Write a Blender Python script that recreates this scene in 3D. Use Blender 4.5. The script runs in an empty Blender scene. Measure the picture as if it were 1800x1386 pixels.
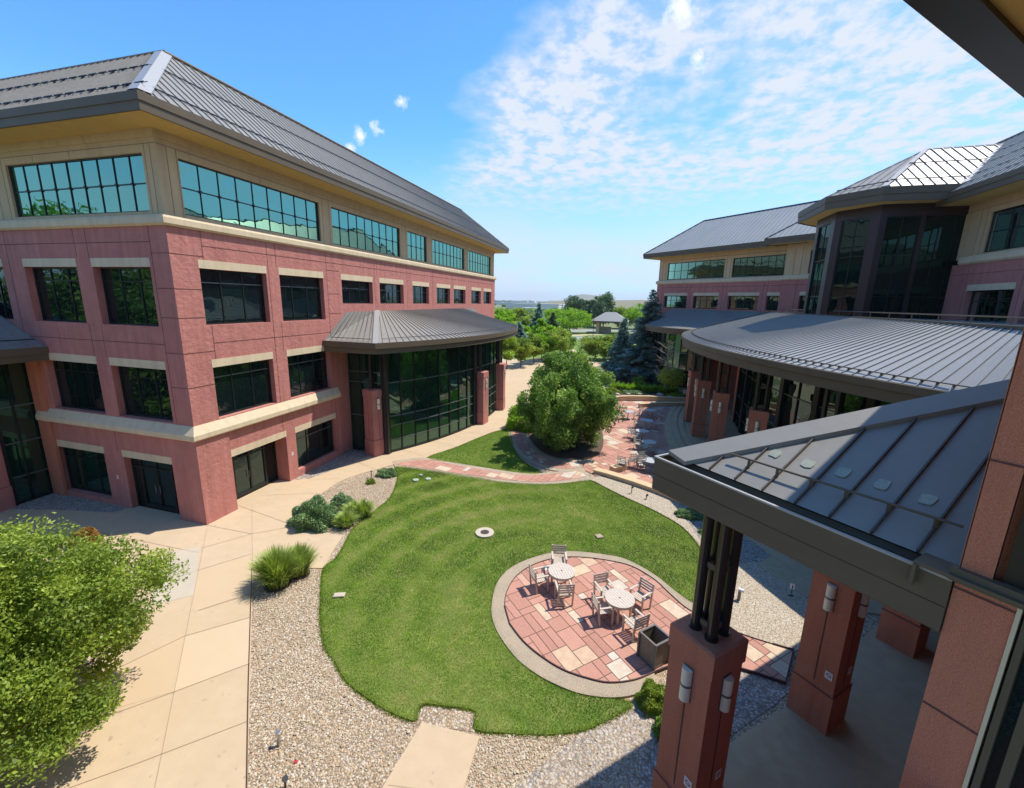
import bpy, math, random
import numpy as np
from mathutils import Vector, Matrix
R_=math.radians
random.seed(7); RNG=np.random.default_rng(11)
scn=bpy.context.scene; COL=scn.collection
# ------------------------------------------------------------------ camera
F_,YAW,PITCH,ROLL,CH=753.19,-0.27498959,-0.2134979,0.02218,10.4
def cam_axes():
    cy,sy=math.cos(YAW),math.sin(YAW)
    f=np.array([sy*math.cos(PITCH),cy*math.cos(PITCH),math.sin(PITCH)]); r=np.array([cy,-sy,0.0]); u=np.cross(r,f)
    return np.array([r*math.cos(ROLL)+u*math.sin(ROLL), -r*math.sin(ROLL)+u*math.cos(ROLL), f])
AX=cam_axes()
cam=bpy.data.objects.new('camera',bpy.data.cameras.new('camera')); COL.objects.link(cam); scn.camera=cam
cam.data.sensor_width=36; cam.data.lens=F_/1800*36; cam.data.clip_start=0.05; cam.data.clip_end=30000
m=Matrix.Identity(4)
for i in range(3):
    m[i][0]=AX[0][i]; m[i][1]=AX[1][i]; m[i][2]=-AX[2][i]
m[2][3]=CH; cam.matrix_world=m
# ------------------------------------------------------------------ world, sun, exposure
SUN=Vector((.42,.30,1.0)).normalized(); EL=math.asin(SUN.z); AZ=math.atan2(SUN.x,SUN.y)
w=bpy.data.worlds.new('World'); scn.world=w; w.use_nodes=True
nt=w.node_tree; N=nt.nodes; L=nt.links; N.clear()
def wn(t,**k):
    n=N.new(t)
    for a,b in k.items(): setattr(n,a,b)
    return n
sky=wn('ShaderNodeTexSky',sky_type='NISHITA',sun_disc=False,sun_elevation=EL,sun_rotation=AZ,altitude=1600,air_density=1.0,dust_density=.25,ozone_density=2.2)
bg=wn('ShaderNodeBackground'); out=wn('ShaderNodeOutputWorld'); bg.inputs[1].default_value=.15
tc=wn('ShaderNodeTexCoord'); sep=wn('ShaderNodeSeparateXYZ'); L.new(tc.outputs['Generated'],sep.inputs[0])
def mth(op,a,b=None,c=None,clamp=False):
    n=wn('ShaderNodeMath',operation=op,use_clamp=clamp)
    for i,v in enumerate((a,b,c)):
        if v is None: continue
        if isinstance(v,(int,float)): n.inputs[i].default_value=v
        else: L.new(v,n.inputs[i])
    return n.outputs[0]
zc=mth('MAXIMUM',sep.outputs[2],0.02); zc=mth('ADD',zc,.06)
U=mth('DIVIDE',sep.outputs[0],zc); V=mth('DIVIDE',sep.outputs[1],zc)
cmb=wn('ShaderNodeCombineXYZ'); L.new(U,cmb.inputs[0]); L.new(V,cmb.inputs[1])
def noise(scale,det,rough,off=(0,0,0),stretch=(1,1,1)):
    mp=wn('ShaderNodeMapping'); mp.inputs[1].default_value=off; mp.inputs[3].default_value=stretch; L.new(cmb.outputs[0],mp.inputs[0])
    n=wn('ShaderNodeTexNoise'); n.inputs['Scale'].default_value=scale; n.inputs['Detail'].default_value=det; n.inputs['Roughness'].default_value=rough
    L.new(mp.outputs[0],n.inputs['Vector']); return n.outputs[0]
n1=noise(9.0,5,.62,(3,1,0),(1.0,.8,1)); n2=noise(1.3,4,.6,(1.7,.4,0)); n3=noise(.9,3,.6,(9.2,4.1,0),(1,.35,1))
# cloud field fills the sky to the right (world +x side of a slanting line)
wob=noise(1.6,3,.6,(5,2,0)); edge=mth('ADD',mth('ADD',U,mth('MULTIPLY',V,.69)),mth('MULTIPLY_ADD',wob,1.1,-1.12))
side=mth('MULTIPLY_ADD',edge,2.4,.1,clamp=True)
low=wn('ShaderNodeMapRange'); L.new(sep.outputs[2],low.inputs[0])
for i,v in zip((1,2,3,4),(.15,.27,0.0,1.0)): low.inputs[i].default_value=v
n2s=mth('MULTIPLY_ADD',n2,3.6,-.85,clamp=True)
cl=mth('MULTIPLY_ADD',n1,4.2,-1.65,clamp=True)
cloud=mth('MULTIPLY',mth('MULTIPLY',cl,side),mth('MULTIPLY',low.outputs[0],n2s))
cloud=mth('MULTIPLY',mth('ADD',cloud,mth('MULTIPLY',mth('MULTIPLY',side,low.outputs[0]),mth('MULTIPLY',n2s,.40))),1.0,clamp=True)
# low streaks near the horizon
lowb=wn('ShaderNodeMapRange'); L.new(sep.outputs[2],lowb.inputs[0])
for i,v in zip((1,2,3,4),(.26,.06,0.0,1.0)): lowb.inputs[i].default_value=v
n4=noise(.8,5,.6,(4.2,7.7,0),(.55,.28,1))
streak=mth('MULTIPLY',mth('MULTIPLY',mth('MULTIPLY_ADD',n4,4.0,-1.45,clamp=True),lowb.outputs[0]),.85)
tot=mth('MAXIMUM',cloud,streak)
# small bright puffs
def dirnode(v):
    c=wn('ShaderNodeCombineXYZ')
    for i in range(3): c.inputs[i].default_value=v[i]
    return c.outputs[0]
def pxdir(px,py):
    d=np.array([(px-900)/F_,-(py-693)/F_,1.])@AX; return d/np.linalg.norm(d)
nfine=wn('ShaderNodeTexNoise'); nfine.inputs['Scale'].default_value=42; nfine.inputs['Detail'].default_value=5; nfine.inputs['Roughness'].default_value=.65; L.new(tc.outputs['Generated'],nfine.inputs['Vector'])
puff=None
for px,py,rad in ((706,179,.018),(632,239,.022),(662,227,.018),(614,259,.015),(1196,13,.038),(1228,104,.024)):
    vd=wn('ShaderNodeVectorMath',operation='DISTANCE'); L.new(tc.outputs['Generated'],vd.inputs[0]); L.new(dirnode(pxdir(px,py)),vd.inputs[1])
    a=mth('MULTIPLY_ADD',vd.outputs['Value'],-1/rad,1.0,clamp=True)
    a=mth('MULTIPLY',mth('ADD',mth('MULTIPLY',a,1.1),mth('MULTIPLY_ADD',nfine.outputs[0],3.0,-1.75)),mth('MULTIPLY',a,4.0,clamp=True),clamp=True)
    puff=a if puff is None else mth('MAXIMUM',puff,a)
hs=wn('ShaderNodeHueSaturation'); hs.inputs['Saturation'].default_value=1.05; tn=wn('ShaderNodeMixRGB',blend_type='MULTIPLY'); tn.inputs[0].default_value=1; tn.inputs[2].default_value=(.68,1.02,1.22,1); L.new(sky.outputs[0],tn.inputs[1]); L.new(tn.outputs[0],hs.inputs['Color'])
mx=wn('ShaderNodeMixRGB'); L.new(tot,mx.inputs[0]); 
hzn=wn('ShaderNodeMapRange'); hzn.interpolation_type='SMOOTHSTEP'; L.new(sep.outputs[2],hzn.inputs[0])
for i,v in zip((1,2,3,4),(.34,.0,0.0,.8)): hzn.inputs[i].default_value=v
mh_=wn('ShaderNodeMixRGB'); L.new(hzn.outputs[0],mh_.inputs[0]); L.new(hs.outputs[0],mh_.inputs[1]); mh_.inputs[2].default_value=(2.2,3.0,4.0,1); L.new(mh_.outputs[0],mx.inputs[1]); mx.inputs[2].default_value=(3.15,3.45,3.95,1)
mx2=wn('ShaderNodeMixRGB'); L.new(puff,mx2.inputs[0]); L.new(mx.outputs[0],mx2.inputs[1]); mx2.inputs[2].default_value=(4.6,4.7,4.8,1)
L.new(mx2.outputs[0],bg.inputs[0]); L.new(bg.outputs[0],out.inputs[0])
sun=bpy.data.objects.new('sun',bpy.data.lights.new('sun','SUN')); COL.objects.link(sun)
sun.data.energy=3.4; sun.data.angle=R_(.53); sun.data.color=(1.0,.95,.86)
sun.rotation_euler=SUN.to_track_quat('Z','Y').to_euler(); sun.location=(40,30,80)
vs=scn.view_settings; vs.view_transform='Standard'; vs.look='None'; vs.exposure=0.72; vs.gamma=1
# ------------------------------------------------------------------ helpers
def ray(px,py): return np.array([(px-900)/F_,-(py-693)/F_,1.])@AX
def G(px,py,z=0.0):
    d=ray(px,py); t=(z-CH)/d[2]; return (t*d[0],t*d[1],z)
def PLN(px,py,n,c):   # intersection with plane n.p=c
    d=ray(px,py); t=(c-n[2]*CH)/(n[0]*d[0]+n[1]*d[1]+n[2]*d[2]); return (t*d[0],t*d[1],CH+t*d[2])
def tag(o,label=None,cat=None,group=None,kind=None):
    if label: o['label']=label
    if cat: o['category']=cat
    if group: o['group']=group
    if kind: o['kind']=kind
    return o
def empty(name,loc,rz=0,**k):
    o=bpy.data.objects.new(name,None); COL.objects.link(o); o.location=loc; o.rotation_euler=(0,0,rz); o.empty_display_size=.2; return tag(o,**k)
def origin(o):
    v=Vector((0,0,0))
    while o is not None: v+=Vector(o.location); o=o.parent
    return v
class MB:
    def __init__(s): s.v=[]; s.f=[]
    def face(s,*p):
        i=len(s.v); s.v+= [tuple(q) for q in p]; s.f.append(tuple(range(i,i+len(p)))); return s
    def obox(s,o,a,b,c):
        o,a,b,c=map(Vector,(o,a,b,c))
        if a.cross(b).dot(c)<0: a,b=b,a
        P=[o,o+a,o+a+b,o+b,o+c,o+a+c,o+a+b+c,o+b+c]; i=len(s.v); s.v+=[tuple(q) for q in P]
        s.f+=[tuple(i+k for k in q) for q in ((0,3,2,1),(4,5,6,7),(0,1,5,4),(1,2,6,5),(2,3,7,6),(3,0,4,7))]; return s
    def box(s,x0,x1,y0,y1,z0,z1): return s.obox((x0,y0,z0),(x1-x0,0,0),(0,y1-y0,0),(0,0,z1-z0))
    def cbox(s,c,hx,hy,z0,z1,ang=0,top=1.0):   # upright box round centre, turned by ang, top scaled
        ca,sa=math.cos(ang),math.sin(ang); i=len(s.v)
        for z,k in ((z0,1.0),(z1,top)):
            for dx,dy in ((-hx,-hy),(hx,-hy),(hx,hy),(-hx,hy)):
                s.v.append((c[0]+(dx*ca-dy*sa)*k,c[1]+(dx*sa+dy*ca)*k,z))
        s.f+=[tuple(i+k for k in q) for q in ((0,3,2,1),(4,5,6,7),(0,1,5,4),(1,2,6,5),(2,3,7,6),(3,0,4,7))]; return s
    def tube(s,p,q,r,r2=None,n=8,cap=True):
        p,q=Vector(p),Vector(q); r2=r if r2 is None else r2; d=(q-p).normalized()
        a=d.cross(Vector((0,0,1)) if abs(d.z)<.95 else Vector((1,0,0))).normalized(); b=d.cross(a); i=len(s.v)
        for c,rr in ((p,r),(q,r2)):
            for k in range(n):
                t=2*math.pi*k/n; s.v.append(tuple(c+a*math.cos(t)*rr+b*math.sin(t)*rr))
        for k in range(n):
            j=(k+1)%n; s.f.append((i+k,i+j,i+n+j,i+n+k))
        if cap: s.f.append(tuple(i+k for k in reversed(range(n)))); s.f.append(tuple(i+n+k for k in range(n)))
        return s
    def disc(s,c,r,z0,z1,n=32,r_in=0):
        i=len(s.v)
        for z in (z0,z1):
            for k in range(n):
                t=2*math.pi*k/n; s.v.append((c[0]+r*math.cos(t),c[1]+r*math.sin(t),z))
        for k in range(n):
            j=(k+1)%n; s.f.append((i+k,i+j,i+n+j,i+n+k))
        s.f.append(tuple(i+n+k for k in range(n))); s.f.append(tuple(i+k for k in reversed(range(n)))); return s
    def prism(s,pts,z0,z1):
        n=len(pts); i=len(s.v)
        for z in (z0,z1): s.v+=[(p[0],p[1],z) for p in pts]
        for k in range(n):
            j=(k+1)%n; s.f.append((i+k,i+j,i+n+j,i+n+k))
        s.f.append(tuple(i+n+k for k in range(n))); s.f.append(tuple(i+k for k in reversed(range(n)))); return s
    def build(s,name,mat,parent=None,smooth=False,**k):
        me=bpy.data.meshes.new(name); off=origin(parent) if parent is not None else Vector((0,0,0))
        me.from_pydata([(v[0]-off.x,v[1]-off.y,v[2]-off.z) for v in s.v],[],s.f); me.update()
        if smooth: me.polygons.foreach_set('use_smooth',[True]*len(me.polygons))
        o=bpy.data.objects.new(name,me); COL.objects.link(o); me.materials.append(mat)
        if parent is not None: o.parent=parent
        return tag(o,**k)
def children(o): return [c for c in bpy.data.objects if c.parent is o]
def copy_tree(o,kids,parent=None):
    c=o.copy(); COL.objects.link(c)
    if parent is not None: c.parent=parent
    for ch in kids.get(o.name,[]): copy_tree(ch,kids,c)
    return c
def kidmap(o):
    d={}
    def rec(x):
        d[x.name]=children(x)
        for y in d[x.name]: rec(y)
    rec(o); return d
def place(proto,kids,loc,rz,label,first,sc=1.0):
    o=proto if first else copy_tree(proto,kids); o.location=loc; o.rotation_euler=(0,0,rz); o.scale=(sc,sc,sc)
    o['label']=label; return o
def spline(pts,n=6,closed=True):
    P=[np.array(p[:2],float) for p in pts]; o=[]; m_=len(P)
    for i in range(m_ if closed else m_-1):
        g=lambda k: P[k%m_] if closed else P[min(max(k,0),m_-1)]
        a,b,c,d=g(i-1),g(i),g(i+1),g(i+2)
        for k in range(n):
            t=k/n; o.append(tuple(.5*((2*b)+(c-a)*t+(2*a-5*b+4*c-d)*t*t+(3*b-a-3*c+d)*t**3)))
    if not closed: o.append(tuple(P[-1]))
    return o
def gp(pts): return [G(x,y)[:2] for x,y in pts]
# ------------------------------------------------------------------ materials
MATS={}
def mat(name,base,rough=.8,metal=0,bump=None,var=None,spec=.5,attr=None,coat=0,speck=None,trans=0,streak=0):
    """base colour; bump=(scale,strength,detail); var=(scale,colour2,amount); speck=(scale,colour,lo,hi)"""
    mt=bpy.data.materials.new(name); mt.use_nodes=True; t=mt.node_tree; b=t.nodes['Principled BSDF']
    b.inputs['Roughness'].default_value=rough; b.inputs['Metallic'].default_value=metal; b.inputs['Specular IOR Level'].default_value=spec
    b.inputs['Coat Weight'].default_value=coat
    tcn=t.nodes.new('ShaderNodeTexCoord'); col=None
    def nz(sc,det=4,ro=.6):
        n=t.nodes.new('ShaderNodeTexNoise'); n.inputs['Scale'].default_value=sc; n.inputs['Detail'].default_value=det; n.inputs['Roughness'].default_value=ro
        t.links.new(tcn.outputs['Object'],n.inputs['Vector']); return n
    def mixc(fac,c1,c2):
        n=t.nodes.new('ShaderNodeMixRGB')
        for i,v in enumerate((fac,c1,c2)):
            if isinstance(v,(int,float)): n.inputs[i].default_value=v
            elif isinstance(v,tuple): n.inputs[i].default_value=(*v[:3],1)
            else: t.links.new(v,n.inputs[i])
        return n.outputs[0]
    def rng(x,a,b_,c=0,d=1):
        n=t.nodes.new('ShaderNodeMapRange'); t.links.new(x,n.inputs[0])
        for i,v in zip((1,2,3,4),(a,b_,c,d)): n.inputs[i].default_value=v
        return n.outputs[0]
    col=base
    if attr:
        at=t.nodes.new('ShaderNodeAttribute'); at.attribute_name='v'
        r=t.nodes.new('ShaderNodeValToRGB'); t.links.new(at.outputs['Fac'],r.inputs[0]); e=r.color_ramp.elements
        while len(e)<len(attr): e.new(.5)
        for k,(p,c) in enumerate(attr): e[k].position=p; e[k].color=(*c,1)
        col=r.outputs[0]
    if var:
        for vv in (var if isinstance(var,list) else [var]):
            n=nz(vv[0],5,.6); col=mixc(rng(n.outputs[0],.38,.62,0,vv[2]),col,vv[1])
    if streak:
        mp=t.nodes.new('ShaderNodeMapping'); mp.inputs[3].default_value=(3.2,3.2,.22); t.links.new(tcn.outputs['Object'],mp.inputs[0]); n=t.nodes.new('ShaderNodeTexNoise'); n.inputs['Scale'].default_value=1; n.inputs['Detail'].default_value=5; n.inputs['Roughness'].default_value=.65; t.links.new(mp.outputs[0],n.inputs['Vector']); col=mixc(rng(n.outputs[0],.50,.72,0,streak),col,tuple(c*.62 for c in base)); col=mixc(rng(n.outputs[0],.46,.30,0,streak*.7),col,tuple(min(.8,c*1.25+.03) for c in base))
    if speck:
        n=nz(speck[0],2,.5); col=mixc(rng(n.outputs[0],speck[2],speck[3]),col,speck[1])
    if isinstance(col,tuple): b.inputs['Base Color'].default_value=(*col,1)
    else: t.links.new(col,b.inputs['Base Color'])
    if bump:
        n=nz(bump[0],bump[2] if len(bump)>2 else 3,.6); bn=t.nodes.new('ShaderNodeBump'); bn.inputs['Strength'].default_value=bump[1]; bn.inputs['Distance'].default_value=bump[3] if len(bump)>3 else .02
        t.links.new(n.outputs[0],bn.inputs['Height']); t.links.new(bn.outputs[0],b.inputs['Normal'])
    if trans:
        tr=t.nodes.new('ShaderNodeBsdfTranslucent'); ms=t.nodes.new('ShaderNodeMixShader'); ms.inputs[0].default_value=trans
        o=t.nodes['Material Output']; t.links.new(b.outputs[0],ms.inputs[1]); t.links.new(tr.outputs[0],ms.inputs[2]); t.links.new(ms.outputs[0],o.inputs[0])
        if not isinstance(col,tuple):
            br=t.nodes.new('ShaderNodeMixRGB'); br.blend_type='MULTIPLY'; br.inputs[0].default_value=1; t.links.new(col,br.inputs[1]); br.inputs[2].default_value=(1.5,1.5,.7,1); t.links.new(br.outputs[0],tr.inputs[0])
    MATS[name]=mt; return mt
RED=mat('red_precast',(.48,.20,.165),.9,bump=(5,.9,7,.05),var=[(.45,(.50,.20,.165),.6),(1.6,(.37,.132,.112),.6),(14,(.39,.14,.12),.35),(70,(.52,.23,.195),.5)],spec=.25,streak=.55)
REDS=mat('red_smooth',(.50,.165,.09),.88,bump=(45,.5,4,.012),var=[(1.5,(.42,.13,.075),.6),(45,(.34,.10,.06),.6),(80,(.60,.26,.16),.7)],streak=.45,spec=.25)
JOINT=mat('joint_sealant',(.13,.05,.045),.9)
JOINT2=mat('tan_joint',(.2,.15,.1),.9)
TAN=mat('tan_precast',(.56,.42,.25),.88,bump=(30,.3,5,.015),var=[(1.0,(.49,.365,.22),.5),(50,(.61,.46,.28),.4)],spec=.25,streak=.4)
CREAM=mat('cream_precast',(.65,.53,.36),.85,bump=(30,.2,4,.01),var=(1.5,(.57,.46,.31),.55),spec=.25,streak=.4)
SOFFIT=mat('ochre_soffit',(.62,.43,.16),.9,bump=(40,.15,3,.01),var=(2,(.54,.37,.14),.5),spec=.2)
ROOF=mat('grey_standing_seam',(.275,.258,.235),.45,metal=.1,streak=.35,var=[(.7,(.24,.225,.205),.6),(9,(.30,.285,.26),.5)],bump=(2.5,.15,2,.02))
ROOFC=mat('canopy_standing_seam',(.29,.28,.26),.36,metal=.1,var=[(1.1,(.26,.25,.235),.6),(14,(.31,.30,.28),.5)],bump=(3,.12,2,.02))
CAP=mat('light_ridge_cap',(.36,.355,.35),.5,metal=.25)
BRONZE=mat('bronze_fascia',(.128,.098,.064),.55,metal=.0,var=(1.2,(.105,.082,.055),.6),spec=.3)
ROOFN=mat('entrance_canopy_seam',(.235,.222,.195),.42,metal=.05,var=[(1.3,(.215,.203,.18),.6),(9,(.25,.236,.21),.5)],bump=(2.2,.25,3,.02),spec=.35)
RIBM=mat('brown_seam',(.075,.055,.045),.5)
ROOFL=mat('long_canopy_seam',(.37,.36,.335),.38,metal=.1,var=[(1.1,(.335,.325,.305),.6),(14,(.40,.385,.36),.5)],bump=(3,.12,2,.02))
ROOF2=mat('glare_pale_seam',(.40,.385,.35),.4,metal=.1,var=[(.7,(.35,.34,.31),.6)])  # paler copy of the roof metal, specular brightness put into its base colour
BRONZE2=mat('dark_bronze',(.03,.027,.024),.35,metal=.4,var=(3,(.04,.035,.03),.5))
BROWN=mat('brown_metal_panel',(.05,.030,.027),.4,metal=.3)
FRAME=mat('window_frame_dark',(.02,.022,.024),.35,metal=.3)
FRAMEL=mat('window_transom_grey',(.16,.17,.18),.4,metal=.5)
def glass(name,dark,tint,mirror):
    mt=bpy.data.materials.new(name); mt.use_nodes=True; t=mt.node_tree; t.nodes.remove(t.nodes['Principled BSDF'])
    o=t.nodes['Material Output']; d=t.nodes.new('ShaderNodeBsdfDiffuse'); g=t.nodes.new('ShaderNodeBsdfGlossy'); g.inputs['Roughness'].default_value=.015
    d.inputs[0].default_value=(*dark,1); g.inputs[0].default_value=(*tint,1)
    fr=t.nodes.new('ShaderNodeFresnel'); fr.inputs[0].default_value=1.5; ad=t.nodes.new('ShaderNodeMath'); ad.operation='ADD'; ad.use_clamp=True; ad.inputs[1].default_value=mirror
    t.links.new(fr.outputs[0],ad.inputs[0]); ms=t.nodes.new('ShaderNodeMixShader'); t.links.new(ad.outputs[0],ms.inputs[0]); t.links.new(d.outputs[0],ms.inputs[1]); t.links.new(g.outputs[0],ms.inputs[2])
    tcn=t.nodes.new('ShaderNodeTexCoord'); n=t.nodes.new('ShaderNodeTexNoise'); n.inputs['Scale'].default_value=.9; n.inputs['Detail'].default_value=1.5
    bn=t.nodes.new('ShaderNodeBump'); bn.inputs['Strength'].default_value=.09; bn.inputs['Distance'].default_value=.1
    t.links.new(tcn.outputs['Object'],n.inputs[0]); t.links.new(n.outputs[0],bn.inputs['Height']); t.links.new(bn.outputs[0],g.inputs['Normal']); t.links.new(ms.outputs[0],o.inputs[0])
    return mt
GLASST=glass('teal_mirror_glass',(.004,.026,.022),(.34,.66,.52),.44)
GLASS=glass('dark_window_glass',(.005,.011,.012),(.48,.66,.64),.09)
GLASSG=glass('green_curtain_glass',(.006,.026,.018),(.42,.72,.56),.15)
GLASSD=glass('tower_dark_glass',(.004,.012,.010),(.30,.44,.38),.05)
STEEL=mat('black_steel',(.025,.024,.022),.3,metal=.3,coat=.3)
LAMP=mat('sconce_diffuser',(.86,.76,.56),.5)
LAMPF=mat('sconce_metal',(.22,.21,.19),.45,metal=.6)
WHITE=mat('white_plastic',(.75,.75,.74),.5)
WOOD=mat('weathered_teak',(.56,.47,.38),.75,var=[(18,(.44,.36,.28),.6),(3,(.62,.54,.46),.5)],bump=(60,.2,3,.005))
WOODT=mat('weathered_table_top',(.60,.52,.44),.75,var=[(20,(.46,.38,.31),.6)],bump=(60,.2,3,.005))
PLANK=mat('planter_plank',(.24,.19,.14),.8,var=[(14,(.17,.13,.10),.7)],bump=(40,.3,3,.01))
DARKWOOD=mat('planter_rim',(.16,.14,.125),.7,var=(12,(.11,.10,.09),.6))
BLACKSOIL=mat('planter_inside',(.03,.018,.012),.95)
METALT=mat('pale_metal_furniture',(.36,.33,.28),.55,metal=.1)
METALTOP=mat('pale_table_top',(.42,.43,.42),.5)
CONC=mat('tan_pavement',(.57,.43,.275),.9,bump=(90,.25,4,.006),var=[(.22,(.49,.375,.245),.8),(.9,(.60,.46,.31),.6),(2.6,(.47,.35,.225),.35),(90,(.48,.355,.225),.6)],speck=(3.5,(.40,.30,.20),.68,.74),spec=.3)
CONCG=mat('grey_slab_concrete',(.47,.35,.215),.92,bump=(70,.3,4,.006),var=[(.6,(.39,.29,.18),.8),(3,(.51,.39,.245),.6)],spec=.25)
CONC2=mat('tan_pavement_pale',(.59,.455,.30),.9,bump=(90,.25,4,.006),var=[(.5,(.55,.42,.28),.7),(90,(.53,.40,.26),.5)],spec=.3)
CONC3=mat('tan_pavement_deep',(.545,.405,.255),.9,bump=(90,.25,4,.006),var=[(.5,(.57,.43,.28),.7),(90,(.49,.36,.23),.5)],spec=.3)
CONCP=mat('greyish_pavement_panel',(.51,.43,.32),.9,bump=(90,.2,4,.006),var=(1.5,(.44,.39,.32),.6),spec=.3)
CONCJ=mat('pavement_joint',(.37,.275,.18),.95)
CURB=mat('pebble_curb_concrete',(.47,.37,.25),.95,bump=(40,1.0,3,.03),var=[(1.3,(.33,.28,.21),.85),(30,(.60,.50,.38),.8),(55,(.30,.22,.15),.6)],spec=.2)
EDGE=mat('steel_edging',(.075,.035,.03),.7)
SEAT=mat('tan_wall_stone',(.62,.46,.27),.9,bump=(30,.3,4,.01),var=(2,(.53,.39,.23),.6))
ASPH=mat('asphalt',(.30,.29,.28),.9,var=(.3,(.25,.245,.24),.5))
MULCH=mat('bark_mulch',(.085,.055,.035),.95,bump=(25,1.0,4,.04),var=(20,(.14,.095,.06),.7))
BARK=mat('bark',(.15,.115,.085),.95,bump=(20,.7,4,.02),var=(6,(.10,.08,.06),.6))
BARKP=mat('pale_bare_bark',(.42,.36,.30),.9,var=(8,(.32,.27,.22),.6))
ROCK=mat('pale_boulder',(.50,.42,.32),.9,bump=(8,.6,4,.05),var=(3,(.4,.33,.26),.6))
def gravel_mat(name,cols,scale,gap=.45):
    mt=bpy.data.materials.new(name); mt.use_nodes=True; t=mt.node_tree; b=t.nodes['Principled BSDF']; b.inputs['Roughness'].default_value=.85; b.inputs['Specular IOR Level'].default_value=.3
    tcn=t.nodes.new('ShaderNodeTexCoord')
    def vor(sc,feat='F1'):
        v=t.nodes.new('ShaderNodeTexVoronoi'); v.inputs['Scale'].default_value=sc; v.feature=feat; t.links.new(tcn.outputs['Object'],v.inputs['Vector']); return v
    v=vor(scale); s=t.nodes.new('ShaderNodeSeparateColor'); t.links.new(v.outputs['Color'],s.inputs[0])
    r=t.nodes.new('ShaderNodeValToRGB'); r.color_ramp.interpolation='CONSTANT'; t.links.new(s.outputs[0],r.inputs[0]); e=r.color_ramp.elements
    while len(e)<len(cols): e.new(.5)
    for k,c in enumerate(cols): e[k].position=k/len(cols); e[k].color=(*c,1)
    # each stone's own outline: a darker brown fills the gaps between pebbles
    mr=t.nodes.new('ShaderNodeMapRange'); t.links.new(v.outputs['Distance'],mr.inputs[0])
    for i,q in zip((1,2,3,4),(gap,gap+.22,0,.75)): mr.inputs[i].default_value=q
    mx=t.nodes.new('ShaderNodeMixRGB'); t.links.new(mr.outputs[0],mx.inputs[0]); t.links.new(r.outputs[0],mx.inputs[1]); mx.inputs[2].default_value=(.17,.12,.075,1)
    n=t.nodes.new('ShaderNodeTexNoise'); n.inputs['Scale'].default_value=.9; n.inputs['Detail'].default_value=4; t.links.new(tcn.outputs['Object'],n.inputs[0])
    mr2=t.nodes.new('ShaderNodeMapRange'); t.links.new(n.outputs[0],mr2.inputs[0])
    for i,q in zip((1,2,3,4),(.35,.7,0,.3)): mr2.inputs[i].default_value=q
    m2=t.nodes.new('ShaderNodeMixRGB'); t.links.new(mr2.outputs[0],m2.inputs[0]); t.links.new(mx.outputs[0],m2.inputs[1]); m2.inputs[2].default_value=(.44,.33,.22,1)
    t.links.new(m2.outputs[0],b.inputs['Base Color'])
    bn=t.nodes.new('ShaderNodeBump'); bn.invert=True; bn.inputs['Strength'].default_value=.9; bn.inputs['Distance'].default_value=.03; t.links.new(v.outputs['Distance'],bn.inputs['Height']); t.links.new(bn.outputs[0],b.inputs['Normal'])
    return mt
PEB=[(.50,.39,.27),(.38,.26,.15),(.60,.52,.42),(.30,.22,.15),(.54,.37,.21),(.66,.60,.50),(.36,.30,.24),(.47,.35,.22),(.56,.45,.33)]
GRAVEL=gravel_mat('river_gravel',PEB,21)
GRAVEL2=gravel_mat('fine_gravel',[(.56,.48,.36),(.46,.37,.26),(.64,.57,.46),(.40,.33,.24),(.58,.50,.38)],24,.5)
GRAVELD=gravel_mat('grey_gravel',[(.40,.37,.34),(.28,.26,.25),(.50,.47,.44),(.33,.31,.30),(.22,.21,.20)],15)
LAWNB=mat('lawn_base',(.10,.20,.004),.95,var=[(.33,(.27,.34,.045),.9),(1.3,(.06,.14,.003),.8),(1.9,(.33,.30,.09),.6),(2.2,(.09,.16,.015),.6),(40,(.19,.25,.06),.6)],bump=(60,.8,3,.03))
BLADE=mat('grass_blade',(.1,.2,.03),.6,attr=[(0,(.035,.10,.002)),(.3,(.12,.245,.003)),(.52,(.235,.36,.008)),(.72,(.35,.43,.09)),(1,(.52,.46,.20))],trans=.18,spec=.08)
FIELD=mat('field_ground',(.17,.19,.07),.95,var=[(.01,(.25,.21,.12),.8),(.05,(.12,.16,.05),.6),(.6,(.15,.19,.06),.5)])
LAWNF=mat('far_lawn',(.15,.24,.04),.95,var=[(.08,(.19,.25,.06),.7),(1,(.12,.21,.03),.6)],bump=(20,.5,3,.05))
def leafm(name,a,b,c,d,tr=.35): return mat(name,b,.55,attr=[(0,a),(.4,b),(.75,c),(1,d)],trans=tr,spec=.4)
LEAF1=leafm('leaf_yellow_green',(0.105,0.168,0.026),(0.221,0.311,0.040),(0.367,0.460,0.066),(0.539,0.560,0.114),)
LEAF1x=leafm('leaf_yellow_green',(.072,.160,.020),(.160,.290,.029),(.290,.420,.043),(.464,.522,.072))
LEAF2=leafm('leaf_mid_green',(0.079,0.160,0.031),(0.156,0.281,0.048),(0.313,0.441,0.099),(0.512,0.637,0.198),)
LEAF3=leafm('leaf_bright_lime',(.123,.248,.014),(.220,.398,.017),(.330,.522,.028),(.440,.605,.055))
LEAFO=leafm('leaf_golden',(0.134,0.230,0.030),(0.256,0.405,0.045),(0.380,0.540,0.070),(0.471,0.567,0.110),)
LEAFOx=leafm('leaf_olive',(.112,.138,.025),(.237,.275,.037),(.362,.388,.062),(.450,.425,.100))
NEED=leafm('needle_blue_green',(.088,.168,.144),(.178,.299,.258),(.341,.499,.458),(.560,.700,.700),.1)
PINE=leafm('needle_pine',(.055,.111,.044),(.111,.185,.074),(.185,.272,.124),(.272,.370,.185),.1)
JUNI=leafm('juniper_green',(.112,.192,.080),(.225,.338,.147),(.383,.517,.237),(.608,.700,.383),.1)
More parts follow.
